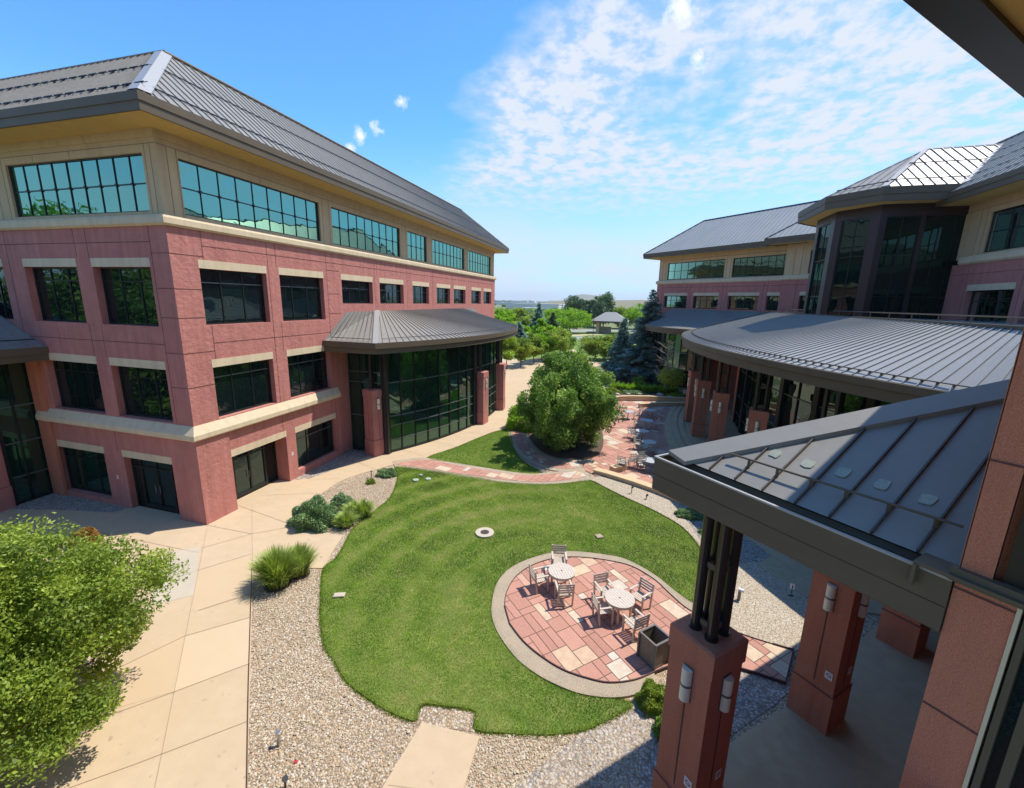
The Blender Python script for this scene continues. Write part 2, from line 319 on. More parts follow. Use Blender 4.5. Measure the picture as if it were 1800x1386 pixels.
JUNIx=leafm('juniper_blue_green',(.048,.096,.064),(.096,.176,.112),(.160,.272,.176),(.256,.384,.288),.1)
BLADEO=leafm('ornamental_blade',(.126,.211,.042),(.295,.400,.084),(.505,.589,.168),(.700,.700,.379),.3)
# ------------------------------------------------------------------ ground and flat surfaces
def sheet(name,pts,z,mt,kind='structure',th=0,parent=None,**k):
    b=MB()
    if th: b.prism(pts,z-th,z)
    else: b.face(*[(p[0],p[1],z) for p in pts])
    return b.build(name,mt,parent,kind=kind,**k)
MB().face((-9000,-600,-.08),(9000,-600,-.08),(9000,16000,-.08),(-9000,16000,-.08)).build('ground',FIELD,kind='structure')
sheet('gravel',[(-60,-6),(40,-6),(40,58),(6,58),(-12,62),(-60,62)],0.0,GRAVEL)
# pavement: forecourt, walk in front of the west building
walk=gp([(445,1000),(570,1000),(582,975),(603,942)])+spline(gp([(603,942),(570,938),(540,930),(522,916),(517,900),(530,885),(566,868),(594,849),(627,836),(655,828),(694,817)]),4,False)[1:]
walk+=gp([(747,806),(799,788),(863,761),(897,752)])+[(-8.6,34),(-8.2,38),(-9.3,44),(-8.6,52),(-10.5,60),(-13,70),(-16,76)]+[(-24,74),(-27,60),(-18.4,57),(-18.4,18.7),(-19.5,18.7),(-19.5,15),(-18.5,15),(-18.4,13.9),(-60,13.9),(-60,-4)]+[G(432,1500)[:2]]
sheet('pavement',walk,.03,CONC,th=.12)
jb=MB()
def joint(a,b,w_=.017,z=.041):
    a=Vector((*a,z)); b=Vector((*b,z)); d=(b-a).normalized(); n=Vector((-d.y,d.x,0))*w_/2
    jb.face(a-n,b-n,b+n,a+n)
pxj=[((365,925),(273,1386)),((273,1386),(255,1476)),((443,890),(444,1000))]
for a,b in pxj: joint(G(*a)[:2],G(*b)[:2])
for (x0,y0),(x1,y1) in (((330,1010),(443,975)),((325,1120),(440,1087)),((302,1220),(440,1168)),((240,1345),(436,1270)),((350,1075),(443,1045)),((355,965),(443,940)),((180,1190),(325,1120)),((0,1330),(302,1220)),((60,1410),(240,1345))): joint(G(x0,y0)[:2],G(x1,y1)[:2])
for (x0,y0),(x1,y1) in (((443,940),(640,905)),((413,888),(530,930)),((470,872),(560,868)),((545,845),(600,842)),((620,810),(660,826)),((700,790),(745,803)),((745,772),(800,786)),((790,757),(850,764)),((443,940),(365,925))): joint(G(x0,y0)[:2],G(x1,y1)[:2])
for k in range(7): joint((-60,10.5-k*3.0),(-16.5-k*.4,11.6-k*2.4+.1))
jb.build('pavement_joints',CONCJ,kind='structure')
sheet('pavement_panel',gp([(352,962),(300,972),(262,985),(270,1066),(340,1048)]),.0375,CONCP)
sheet('pavement_panel',gp([(325,1121),(439,1088),(439,1168),(303,1219)]),.0345,CONC2); sheet('pavement_panel',gp([(180,1191),(324,1121),(301,1219),(120,1272)]),.0352,CONC3); sheet('pavement_panel',gp([(331,1011),(443,976),(443,1044),(341,1077)]),.0359,CONC3)
sheet('stepping_slab_bed',gp([(735,1275),(745,1243),(838,1253),(833,1287)]),.012,GRAVEL)
sheet('path_slab',[G(742,1272)[:2],G(843,1297)[:2],G(800,1440)[:2],G(640,1440)[:2]],.04,CONC,th=.1)
jb=MB(); joint(G(683,1383)[:2],G(812,1400)[:2],.02,.044); jb.build('path_slab_joint',CONCJ,kind='structure')
# lawns
lawn_px=[(697,822),(700,838),(697,852),(686,877),(655,903),(622,930),(603,965),(589,985),(569,1002),(565,1050),(564,1093),(572,1140),(588,1164),(609,1200),(649,1231),(684,1253),(724,1269),(733,1262),(742,1240),(790,1244),(836,1253),(835,1284),(889,1291),(960,1294),(1022,1287),(1058,1274),(1111,1244),(1090,1233),(1040,1226),(1000,1218),(960,1200),(924,1173),(893,1138),(870,1100),(864,1069),(873,1029),(896,1002),(931,985),(972,974),(1012,972),(1058,977),(1095,984),(1127,999),(1157,1018),(1185,1041),(1210,1059),(1226,1068),(1238,1040),(1242,1010),(1232,970),(1200,930),(1150,900),(1100,877),(1060,857),(1037,846),(1000,851),(950,853),(880,849),(849,843),(800,835),(745,827)]
lawn=spline(gp(lawn_px),3)
lawn2=spline(gp([(752,806),(799,789),(863,763),(893,757),(900,775),(903,792),(920,813),(950,832),(916,833),(849,822),(799,815)]),3)
lawn3=[(-7.4,34),(-6.6,38.5),(-7.0,44),(-5.2,50),(-7.6,52),(-8.3,44),(-7.6,38)]
sheet('lawn',lawn,.045,LAWNB,th=.06); sheet('lawn',lawn2,.045,LAWNB,th=.06)
def inside(px,py,poly):
    P=np.array(poly); x=P[:,0]; y=P[:,1]; c=np.zeros(len(px),bool); j=len(P)-1
    for i in range(len(P)):
        cond=((y[i]>py)!=(y[j]>py))&(px<(x[j]-x[i])*(py-y[i])/(y[j]-y[i]+1e-12)+x[i]); c^=cond; j=i
    return c
def npmesh(name,verts,nper,mt,parent=None,vals=None,**k):
    """verts (M*nper,3); every nper verts make one face"""
    M=len(verts)//nper; me=bpy.data.meshes.new(name); off=np.array(origin(parent)) if parent is not None else np.zeros(3)
    me.vertices.add(len(verts)); me.vertices.foreach_set('co',(verts-off).astype(np.float32).ravel())
    me.loops.add(len(verts)); me.loops.foreach_set('vertex_index',np.arange(len(verts),dtype=np.int32))
    me.polygons.add(M); me.polygons.foreach_set('loop_start',np.arange(0,len(verts),nper,dtype=np.int32))
    try: me.polygons.foreach_set('loop_total',np.full(M,nper,dtype=np.int32))
    except Exception: pass
    me.update(calc_edges=True)
    if vals is not None:
        a=me.attributes.new('v','FLOAT','POINT'); a.data.foreach_set('value',np.repeat(vals,nper).astype(np.float32))
    me.materials.append(mt); o=bpy.data.objects.new(name,me); COL.objects.link(o)
    if parent is not None: o.parent=parent
    return tag(o,**k)
def fbm(x,y,s,seed=0):
    r=np.random.default_rng(seed); o=np.zeros_like(x); a=1
    for k in range(5):
        for _ in range(3):
            t=r.uniform(0,6.28); p=r.uniform(0,6.28); o+=a*np.sin((x*math.cos(t)+y*math.sin(t))*s*2**k+p)
        a*=.6
    return o/4
def blades(name,poly,dens,h,wd,label,valf,mt=BLADE,z=.05,seed=3):
    r=np.random.default_rng(seed); P=np.array(poly); x0,y0=P.min(0); x1,y1=P.max(0); n=int(dens*(x1-x0)*(y1-y0))
    x=r.uniform(x0,x1,n); y=r.uniform(y0,y1,n); k=inside(x,y,poly); x=x[k]; y=y[k]; n=len(x)
    a=r.uniform(0,6.28,n); hh=h*r.uniform(.6,1.3,n); ww=wd*r.uniform(.7,1.3,n); b=r.uniform(0,6.28,n); ln=hh*r.uniform(.1,.8,n)
    v=np.zeros((n,3,3)); v[:,0]=np.stack([x-np.cos(a)*ww,y-np.sin(a)*ww,np.full(n,z)],1); v[:,1]=np.stack([x+np.cos(a)*ww,y+np.sin(a)*ww,np.full(n,z)],1)
    v[:,2]=np.stack([x+np.cos(b)*ln,y+np.sin(b)*ln,z+hh],1)
    val=np.clip(valf(x,y)+r.normal(0,.12,n),0,1)
    return npmesh(name,v.reshape(-1,3),3,mt,None,val,label=label,cat='grass',kind='stuff')
pc=np.array(G(1060,1095)[:2])
def lv(x,y):
    d=np.hypot(x-pc[0],y-pc[1]); ring=.5+.5*np.sin(d*3.9+.6*np.sin(np.arctan2(y-pc[1],x-pc[0])*2)); left=np.clip((-x-1)/6,0,1)
    th=np.arctan2(y-pc[1],x-pc[0]); fl=fbm(x,y,.55,1); dry=np.clip(fbm(x,y,1.5,8)-.55,0,1)
    return .36+.42*fl+.24*fbm(x,y,3.4,2)+.62*ring**2*left*(.7+.3*np.sin(th*3))-.06*left+.05*left+.6*dry
blades('lawn_grass',lawn,2600,.032,.0075,'short mown green grass of the big curved lawn around the round patio',lv)
def fringe(poly,n,seed,h=.07):
    r=np.random.default_rng(seed); P=np.array(poly); D=np.roll(P,-1,0)-P; Ls=np.hypot(D[:,0],D[:,1]); k=r.choice(len(P),n,p=Ls/Ls.sum()); t=r.uniform(0,1,n); q=P[k]+D[k]*t[:,None]; nn=np.stack([-D[k,1],D[k,0]],1)/(Ls[k][:,None]+1e-9); q=q+nn*(r.normal(0,.035,n))[:,None]
    a=r.uniform(0,6.28,n); w_=.008; hh=h*r.uniform(.4,1.3,n); v=np.zeros((n,3,3)); v[:,0]=np.stack([q[:,0]-np.cos(a)*w_,q[:,1]-np.sin(a)*w_,np.full(n,.0)],1); v[:,1]=np.stack([q[:,0]+np.cos(a)*w_,q[:,1]+np.sin(a)*w_,np.full(n,.0)],1); b=r.uniform(0,6.28,n); ln=hh*r.uniform(.2,1,n); v[:,2]=np.stack([q[:,0]+np.cos(b)*ln,q[:,1]+np.sin(b)*ln,.03+hh],1)
    return npmesh('edge_grass',v.reshape(-1,3),3,BLADE,None,np.clip(r.normal(.5,.22,n),0,1),label='longer ragged grass along the rim of the lawns',cat='grass',kind='stuff')
fringe(lawn,26000,51); fringe(lawn2,9000,52)
blades('lawn_grass',lawn2,1100,.04,.010,'short green grass in the triangle beside the leafy courtyard tree',lambda x,y:.38+.12*fbm(x,y,1.1,5),seed=4)
STONEM=mat('loose_stone',(.5,.4,.3),.85,attr=[(0,(.32,.23,.14)),(.3,(.46,.35,.22)),(.6,(.56,.45,.31)),(.85,(.64,.55,.42)),(1,(.52,.30,.20))])
def loose_stones(poly,n,seed,label,avoid=()):
    r=np.random.default_rng(seed); P=np.array(poly); x0,y0=P.min(0); x1,y1=P.max(0); x=r.uniform(x0,x1,n); y=r.uniform(y0,y1,n); k=inside(x,y,poly)
    for a in avoid: k&=~inside(x,y,a)
    x=x[k];y=y[k];n=len(x); s_=r.uniform(.012,.030,n)*(1+(r.uniform(0,1,n)>.97)*.9); a=r.uniform(0,6.28,n); e=r.uniform(.6,1,n); fl=r.uniform(.5,.8,n)
    u=np.stack([np.cos(a)*s_,np.sin(a)*s_,r.normal(0,.2,n)*s_],1); v=np.stack([-np.sin(a)*s_*e,np.cos(a)*s_*e,r.normal(0,.2,n)*s_],1); w_=np.stack([0*s_,0*s_,s_*fl],1); c=np.stack([x,y,s_*fl*.6],1); T=[]
    for i,j in ((u,v),(v,-u),(-u,-v),(-v,u)):
        m_=(i+j)*.62; T+=[np.stack([c+i,c+m_+w_*.35,c+w_],1),np.stack([c+m_+w_*.35,c+j,c+w_],1)]
    V=np.stack(T,1).reshape(-1,3); return npmesh('loose_stones',V,3,STONEM,None,np.repeat(r.uniform(0,1,n),8),label=label,cat='gravel',kind='stuff')
loose_stones(gp([(443,1002),(569,1002),(565,1050),(564,1093),(572,1140),(609,1200),(649,1231),(724,1269),(742,1272),(640,1440),(432,1500)]),22000,91,'loose river pebbles on the gravel between the pavement and the lawn')
loose_stones(gp([(843,1297),(889,1291),(960,1294),(1022,1287),(1111,1244),(1160,1262),(1100,1440),(800,1440)]),14000,92,'loose river pebbles on the gravel below the lawn')
loose_stones(gp([(570,938),(522,912),(530,890),(594,852),(690,826),(690,870),(655,903),(620,930),(600,942)]),9000,93,'loose pebbles on the kidney-shaped gravel bed')
# ------------------------------------------------------------------ flagstones
def clip_to_rect(poly,rx0,rx1,ry0,ry1):
    def cl(P,ax,val,keep):
        o=[]
        for i in range(len(P)):
            a,b=P[i],P[(i+1)%len(P)]; ia=(a[ax]-val)*keep>=0; ib=(b[ax]-val)*keep>=0
            if ia: o.append(a)
            if ia!=ib:
                t=(val-a[ax])/(b[ax]-a[ax]); o.append((a[0]+(b[0]-a[0])*t,a[1]+(b[1]-a[1])*t))
        return o
    for ax,val,k in ((0,rx0,1),(0,rx1,-1),(1,ry0,1),(1,ry1,-1)):
        if len(poly)<3: return []
        poly=cl(poly,ax,val,k)
    return poly
def area(P): return abs(sum(P[i-1][0]*P[i][1]-P[i][0]*P[i-1][1] for i in range(len(P))))/2
STONE=mat('flagstone',(.5,.2,.14),.9,attr=[(0,(.40,.185,.135)),(.3,(.47,.225,.165)),(.62,(.53,.265,.195)),(.72,(.56,.33,.24)),(.80,(.60,.47,.30)),(.90,(.62,.54,.40)),(1,(.60,.57,.48))],var=[(5,(.40,.21,.155),.35),(22,(.56,.34,.26),.3)],bump=(25,.5,5,.012),spec=.3)
GROUT=mat('stone_grout',(.16,.10,.075),.95)
def flagstones(name,poly,z,ang,unit,seed,gap=.012,th=.02):
    r=random.Random(seed); ca,sa=math.cos(-ang),math.sin(-ang)
    lp=[(p[0]*ca-p[1]*sa,p[0]*sa+p[1]*ca) for p in poly]; xs=[p[0] for p in lp]; ys=[p[1] for p in lp]
    nx=int((max(xs)-min(xs))/unit)+2; ny=int((max(ys)-min(ys))/unit)+2; used=set(); V=[];Fc=[];val=[]
    ca,sa=math.cos(ang),math.sin(ang)
    for j in range(ny):
        for i in range(nx):
            if (i,j) in used: continue
            for w_,h_ in r.sample([(2,2),(2,2),(1,2),(2,1),(3,2),(1,1),(2,3),(1,3)],8)+[(1,1)]:
                cells=[(i+a,j+b) for a in range(w_) for b in range(h_)]
                if not any(c in used for c in cells): break
            used.update(cells); x0=min(xs)+i*unit; y0=min(ys)+j*unit
            c=clip_to_rect(lp,x0+gap,x0+w_*unit-gap,y0+gap,y0+h_*unit-gap)
            if len(c)<3 or area(c)<.004: continue
            q=[]
            for p in c:
                if not q or math.hypot(p[0]-q[-1][0],p[1]-q[-1][1])>1e-4: q.append(p)
            if len(q)<3: continue
            t=r.random(); u=(.62*t/.8 if t<.80 else .7+.3*r.random()); i0=len(V)
            V+=[(p[0]*ca-p[1]*sa,p[0]*sa+p[1]*ca,z) for p in q]; Fc.append(tuple(range(i0,i0+len(q)))); val+=[u]*len(q)
    me=bpy.data.meshes.new(name); me.from_pydata(V,[],Fc); a=me.attributes.new('v','FLOAT','POINT'); a.data.foreach_set('value',np.array(val,np.float32)); me.materials.append(STONE)
    o=bpy.data.objects.new(name,me); COL.objects.link(o); return tag(o,kind='structure')
e5=lambda x,y:(850+x/4.33,930+y/4.33)
curb_out=[(864,1069),(873,1029),(896,1002),(931,985),(972,974),(1012,972),(1058,977),(1095,984),(1127,999),(1157,1018),(1185,1041),(1210,1059),(1226,1068),(1262,1090)]
pat_px=[(887,1069),(890,1046),(904,1020),(926,1002),(956,989),(989,983),(1026,983),(1072,989),(1111,999),(1150,1022),(1180,1050),(1210,1075),(1262,1102),(1316,1123),(1394,1147)]
low_in=[(1380,1205),(1310,1182),(1250,1168),(1205,1168),(1178,1175),(1150,1186),(1116,1200),(1072,1205),(1035,1198),(989,1182),(949,1157),(919,1131),(896,1101)]
low_out=[(867,1096),(880,1124),(908,1161),(942,1188),(975,1206),(1012,1221),(1046,1228),(1081,1230),(1118,1224),(1150,1208)]
patio=spline(gp(pat_px),4,False)+spline(gp(low_in),4,False)
curb=spline(gp(low_out[::-1]+curb_out),4,False)
sheet('patio_curb',curb+spline(gp([(1262,1102),(1210,1075),(1180,1050),(1150,1022),(1111,999),(1072,989),(1026,983),(989,983),(956,989),(926,1002),(904,1020),(890,1046),(887,1069),(896,1101),(919,1131),(949,1157),(989,1182),(1035,1198),(1072,1205),(1116,1200),(1150,1186)]),4,False),.075,CURB,th=.1)
sheet('patio_bed',patio,.055,GROUT); flagstones('patio',patio,.067,R_(45),.285,5)
def ribbon(name,pts,w_,h,z,mt,kind='structure',**k):
    b=MB(); P=[Vector((p[0],p[1],0)) for p in pts]
    for i in range(len(P)-1):
        d=P[i+1]-P[i]
        if d.length<1e-4: continue
        n=Vector((-d.y,d.x,0)).normalized()*w_/2; e=d.normalized()*.004
        b.obox(P[i]-n-e+Vector((0,0,z)),d+2*e,2*n,(0,0,h+.0004*(i%2)))
    return b.build(name,mt,kind=kind,**k)
ribbon('steel_edging',patio[-52:]+patio[:1],.03,.09,.03,EDGE)
ribbon('steel_edging',patio[:58],.018,.07,.03,EDGE)
ribbon('steel_edging',spline(gp([(1037,846),(1060,857),(1100,877),(1150,900),(1200,930),(1232,970),(1242,1010),(1238,1040),(1228,1066)]),5,False),.02,.06,.02,EDGE)
ribbon('steel_edging',spline(gp([(443,1000),(437,1200),(434,1386),(430,1500)]),3,False),.02,.055,.0,EDGE)
# curved flagstone path between the two lawns, and the ring path round the tree
p1u=[(694,817),(746,810),(799,819),(849,828),(913,837),(956,836),(991,833),(1020,829)]
p1l=[(1031,840),(984,847),(941,849),(884,845),(849,840),(799,833),(742,824),(700,819)]
path1=spline(gp(p1u),4,False)+spline(gp(p1l),4,False)
sheet('path_margin',spline(gp([(690,812),(747,806),(799,815),(849,823),(916,833),(956,833),(991,829),(1025,824)]),3,False)+spline(gp([(1040,846),(984,852),(941,854),(884,850),(849,845),(799,837),(742,828),(694,822)]),3,False),.054,CURB,th=.08)
sheet('path_bed',path1,.060,GROUT); flagstones('path',path1,.068,R_(-12),.33,9)
ring_o=[(1010,826),(975,824),(945,815),(920,798),(905,777),(900,757),(908,740),(930,722)]
ring_i=[(945,728),(928,742),(920,757),(924,775),(940,795),(965,809),(995,815),(1025,815)]
ring=spline(gp(ring_o),4,False)+spline(gp(ring_i),4,False)
sheet('path_margin',spline(gp([(1018,831),(975,829),(940,819),(912,800),(898,777),(893,755),(901,737),(925,719)]),3,False)+spline(gp([(950,731),(934,744),(926,757),(930,773),(945,791),(968,804),(995,810),(1028,810)]),3,False),.058,CURB,th=.08)
sheet('path_bed',ring,.063,GROUT); flagstones('path',ring,.070,R_(20),.33,14)
sheet('tree_bed',spline(gp([(1030,808),(995,808),(968,802),(946,790),(932,773),(928,757),(936,745),(955,733),(1000,728),(1040,735),(1058,760),(1060,785),(1050,802)]),4),.05,MULCH)
plaza=[(-2.5,25.9),(-1.6,25.2),(.6,25.3),(2.2,23.6),(3.2,24.4),(3.4,28.5),(3.1,32),(2.95,36),(3.2,40),(3.9,43.5),(5.2,46.8),(6.0,48.3),(1,48.6),(-2.5,47),(-3.2,44),(-2.4,40),(-2.1,36),(-1.8,32),(-2.0,28.6),(-2.6,27)]
sheet('plaza_bed',plaza,.034,GROUT); flagstones('plaza',plaza,.045,R_(45),.42,21,.015)
# terraces and steps under the long canopy
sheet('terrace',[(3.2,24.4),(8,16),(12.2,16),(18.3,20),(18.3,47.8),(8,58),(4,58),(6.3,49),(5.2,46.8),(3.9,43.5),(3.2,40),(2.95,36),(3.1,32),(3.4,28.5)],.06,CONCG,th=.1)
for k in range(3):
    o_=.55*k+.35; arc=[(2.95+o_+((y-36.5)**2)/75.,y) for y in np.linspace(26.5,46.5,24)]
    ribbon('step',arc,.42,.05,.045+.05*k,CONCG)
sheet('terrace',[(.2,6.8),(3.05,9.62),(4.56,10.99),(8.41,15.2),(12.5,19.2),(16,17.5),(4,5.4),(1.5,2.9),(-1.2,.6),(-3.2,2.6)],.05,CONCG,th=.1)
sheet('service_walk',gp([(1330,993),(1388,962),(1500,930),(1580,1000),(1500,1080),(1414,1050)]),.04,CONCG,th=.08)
sheet('gravel_bed',gp([(1037,845),(1065,832),(1100,838),(1200,885),(1330,990),(1414,1050),(1500,1110),(1394,1147),(1316,1123),(1262,1102),(1228,1066),(1238,1040),(1242,1010),(1232,970),(1200,930),(1150,900),(1100,877),(1060,857)]),.02,GRAVEL2)
sheet('gravel_bed',[(4.0,17.2),(5.6,18.3),(8.5,15.9),(12.4,19.6),(9.5,21.5),(3.3,24.3),(2.9,22.5)],.028,GRAVELD)
sheet('gravel_bed',[(.35,7.1),(2.95,9.7),(4.4,11.1),(5.2,12.0),(4.2,12.9),(2.9,11.6),(1.5,10.7),(-.4,8.9),(-3,5.5)],.016,GRAVELD)
# gravel strips along the west building
sheet('gravel_strip',[(-18.35,19.2),(-17.6,19.2),(-17.0,21.5),(-16.5,23.4),(-16.5,24.1),(-18.35,24.4)],.036,GRAVELD)
sheet('gravel_strip',[(-18.4,22.9),(-18.4,19.0),(-18.3,18.8),(-17.9,19.0)],.037,GRAVELD)
sheet('gravel_strip',[(-23.3,13.55),(-28.7,13.55),(-28.6,11.6),(-26.5,12.3),(-23.4,13.0)],.036,GRAVELD)
# ------------------------------------------------------------------ facade tools
def facade(parent,name,O,D,Nn,s0,s1,z0,z1,ops,depth,mt,joints_s=(),joints_z=(),jm=None,jw=.022):
    """wall skin at O + s*D, outward normal Nn, rectangular openings with reveals"""
    O=Vector((*O,0));D=Vector((*D,0));Nn=Vector((*Nn,0)); b=MB()
    P=lambda s,z,d=0: O+D*s-Nn*d+Vector((0,0,z))
    S=sorted({s0,s1,*[o[0] for o in ops],*[o[1] for o in ops]}); S=[s for s in S if s0<=s<=s1]
    Z=sorted({z0,z1,*[o[2] for o in ops],*[o[3] for o in ops]}); Z=[z for z in Z if z0<=z<=z1]
    for i in range(len(S)-1):
        for j in range(len(Z)-1):
            cs,cz=(S[i]+S[i+1])/2,(Z[j]+Z[j+1])/2
            if any(o[0]<cs<o[1] and o[2]<cz<o[3] for o in ops): continue
            b.face(P(S[i],Z[j]),P(S[i+1],Z[j]),P(S[i+1],Z[j+1]),P(S[i],Z[j+1]))
    for a,c,d_,e in ops:
        b.face(P(a,d_),P(a,d_,depth),P(a,e,depth),P(a,e)); b.face(P(c,d_,depth),P(c,d_),P(c,e),P(c,e,depth))
        b.face(P(a,e),P(a,e,depth),P(c,e,depth),P(c,e))
        if d_>.1: b.face(P(a,d_,depth),P(a,d_),P(c,d_),P(c,d_,depth))
    wall=b.build(name,mt,parent)
    if jm:
        j=MB(); t=.004
        def inop(s,z): return any(o[0]-.001<s<o[1]+.001 and o[2]-.001<z<o[3]+.001 for o in ops)
        for s,za,zb in joints_s:
            cuts=sorted({za,zb,*[o[2] for o in ops if o[0]<s<o[1] and za<o[2]<zb],*[o[3] for o in ops if o[0]<s<o[1] and za<o[3]<zb]})
            for u,v in zip(cuts,cuts[1:]):
                if not inop(s,(u+v)/2): j.obox(P(s-jw/2,u,-t),D*jw,Nn*.003,(0,0,v-u))
        for z,sa,sb in joints_z:
            cuts=sorted({sa,sb,*[o[0] for o in ops if o[2]<z<o[3] and sa<o[0]<sb],*[o[1] for o in ops if o[2]<z<o[3] and sa<o[1]<sb]})
            for u,v in zip(cuts,cuts[1:]):
                if not inop((u+v)/2,z): j.obox(P(u,z-jw/2,-t-.003),D*(v-u),Nn*.003,(0,0,jw))
        if j.v: j.build('panel_joints',jm,wall)
    return wall
def window(parent,O,D,Nn,s0,s1,z0,z1,depth,cols,rows,gl,lintel=0,fw=.07,name='window',studs=False,fm=None,transom=None,sill=0,mw=.025):
    O=Vector((*O,0));D=Vector((*D,0));Nn=Vector((*Nn,0)); P=lambda s,z,d: O+D*s-Nn*d+Vector((0,0,z)); b=MB(); d=depth
    up=Vector((0,0,1))
    def bar(sa,sb,za,zb,pr): b.obox(P(sa,za,d),D*(sb-sa),Nn*pr,up*(zb-za))
    bar(s0,s0+fw,z0,z1,.081); bar(s1-fw,s1,z0,z1,.081); bar(s0+fw,s1-fw,z0,z0+fw,.08); bar(s0+fw,s1-fw,z1-fw,z1,.08)
    for k in range(1,cols):
        s=s0+(s1-s0)*k/cols; bar(s-mw,s+mw,z0+fw,z1-fw,.066)
    f=b.build(name,fm or FRAME,parent)
    if rows:
        for r in rows:
            h=MB(); z=z0+(z1-z0)*r; h.obox(P(s0+fw,z-.022,d),D*(s1-s0-2*fw),Nn*.062,up*.044)
            if studs:
                for k in range(1,cols):
                    s=s0+(s1-s0)*k/cols; h.obox(P(s-.05,z-.05,d),D*.10,Nn*.09,up*.10)
            h.build('transom',transom or FRAME,f)
    g=MB()
    for k in range(cols):
        sa=s0+(s1-s0)*k/cols; sb=s0+(s1-s0)*(k+1)/cols; zz=[z0]+[z0+(z1-z0)*r for r in (rows or [])]+[z1]
        for u,v in zip(zz,zz[1:]):
            t=[random.uniform(-.0022,.0022) for _ in range(4)]  # panes never sit quite flush
            g.face(P(sa,u,d-.03+t[0]),P(sb,u,d-.03+t[1]),P(sb,v,d-.03+t[1]+t[2]),P(sa,v,d-.03+t[0]+t[2]))
    g.build('pane',gl,f)
    if lintel:
        l=MB(); l.obox(P(s0-.03,z1+.001,depth*.5),D*(s1-s0+.06),Nn*(depth*.5-.0+.012),up*lintel); l.build('lintel',CREAM,f)
    if sill:
        l=MB(); l.obox(P(s0-.02,z0-.05,depth*.6),D*(s1-s0+.04),Nn*(depth*.6+.03),up*.05); l.build('sill',CREAM if sill==2 else RED,f)
    return f
def profile_run(b,path,prof,closed=False):
    """sweep a (out, z) profile along plan path points with mitred corners; outward = right side of travel"""
    P=[Vector((p[0],p[1],0)) for p in path]; n=len(P); rows=[]
    for i in range(n):
        a=P[i]-P[i-1] if i>0 else P[1]-P[0]; c=P[i+1]-P[i] if i<n-1 else P[-1]-P[-2]
        a.normalize(); c.normalize(); na=Vector((a.y,-a.x,0)); nc=Vector((c.y,-c.x,0)); m_=(na+nc); m_=m_/max(m_.dot(na),.3)
        rows.append([tuple(P[i]+m_*o+Vector((0,0,z))) for o,z in prof])
    k=len(prof); i0=len(b.v)
    for r in rows: b.v+=r
    for i in range(n-1):
        for j in range(k):
            q=(j+1)%k; b.f.append((i0+i*k+j,i0+(i+1)*k+j,i0+(i+1)*k+q,i0+i*k+q))
    b.f.append(tuple(i0+j for j in range(k))); b.f.append(tuple(i0+(n-1)*k+j for j in reversed(range(k)))); return b
def seams(b,poly,up,spacing,w_=.03,h=.05,phase=.5):
    """ribs on a planar roof polygon running along direction up"""
    P=[Vector(p) for p in poly]; nrm=(P[1]-P[0]).cross(P[2]-P[0]).normalized()
    if nrm.z<0: nrm=-nrm
    up=Vector(up); up=(up-nrm*up.dot(nrm)).normalized(); side=up.cross(nrm).normalized(); o=P[0]
    L2=[((p-o).dot(side),(p-o).dot(up)) for p in P]; a0=min(p[0] for p in L2); a1=max(p[0] for p in L2); a=a0+spacing*phase
    while a<a1:
        hits=[]
        for i in range(len(L2)):
            (x0,y0),(x1,y1)=L2[i-1],L2[i]
            if (x0-a)*(x1-a)<0: hits.append(y0+(y1-y0)*(a-x0)/(x1-x0))
        if len(hits)>=2:
            u,v=min(hits),max(hits)
            if v-u>.15: b.obox(o+side*(a-w_/2)+up*u,side*w_,up*(v-u),nrm*h)
        a+=spacing
def roof_face(b,poly,up,spacing,**k): b.face(*poly); seams(b,poly,up,spacing,**k)
def strip3(b,p,q,w_,h,lift=0.0):
    p=Vector(p);q=Vector(q);d=(q-p); n=Vector((-d.y,d.x,0)).normalized()*w_/2; b.obox(p-n+Vector((0,0,lift)),d,2*n,(0,0,h))
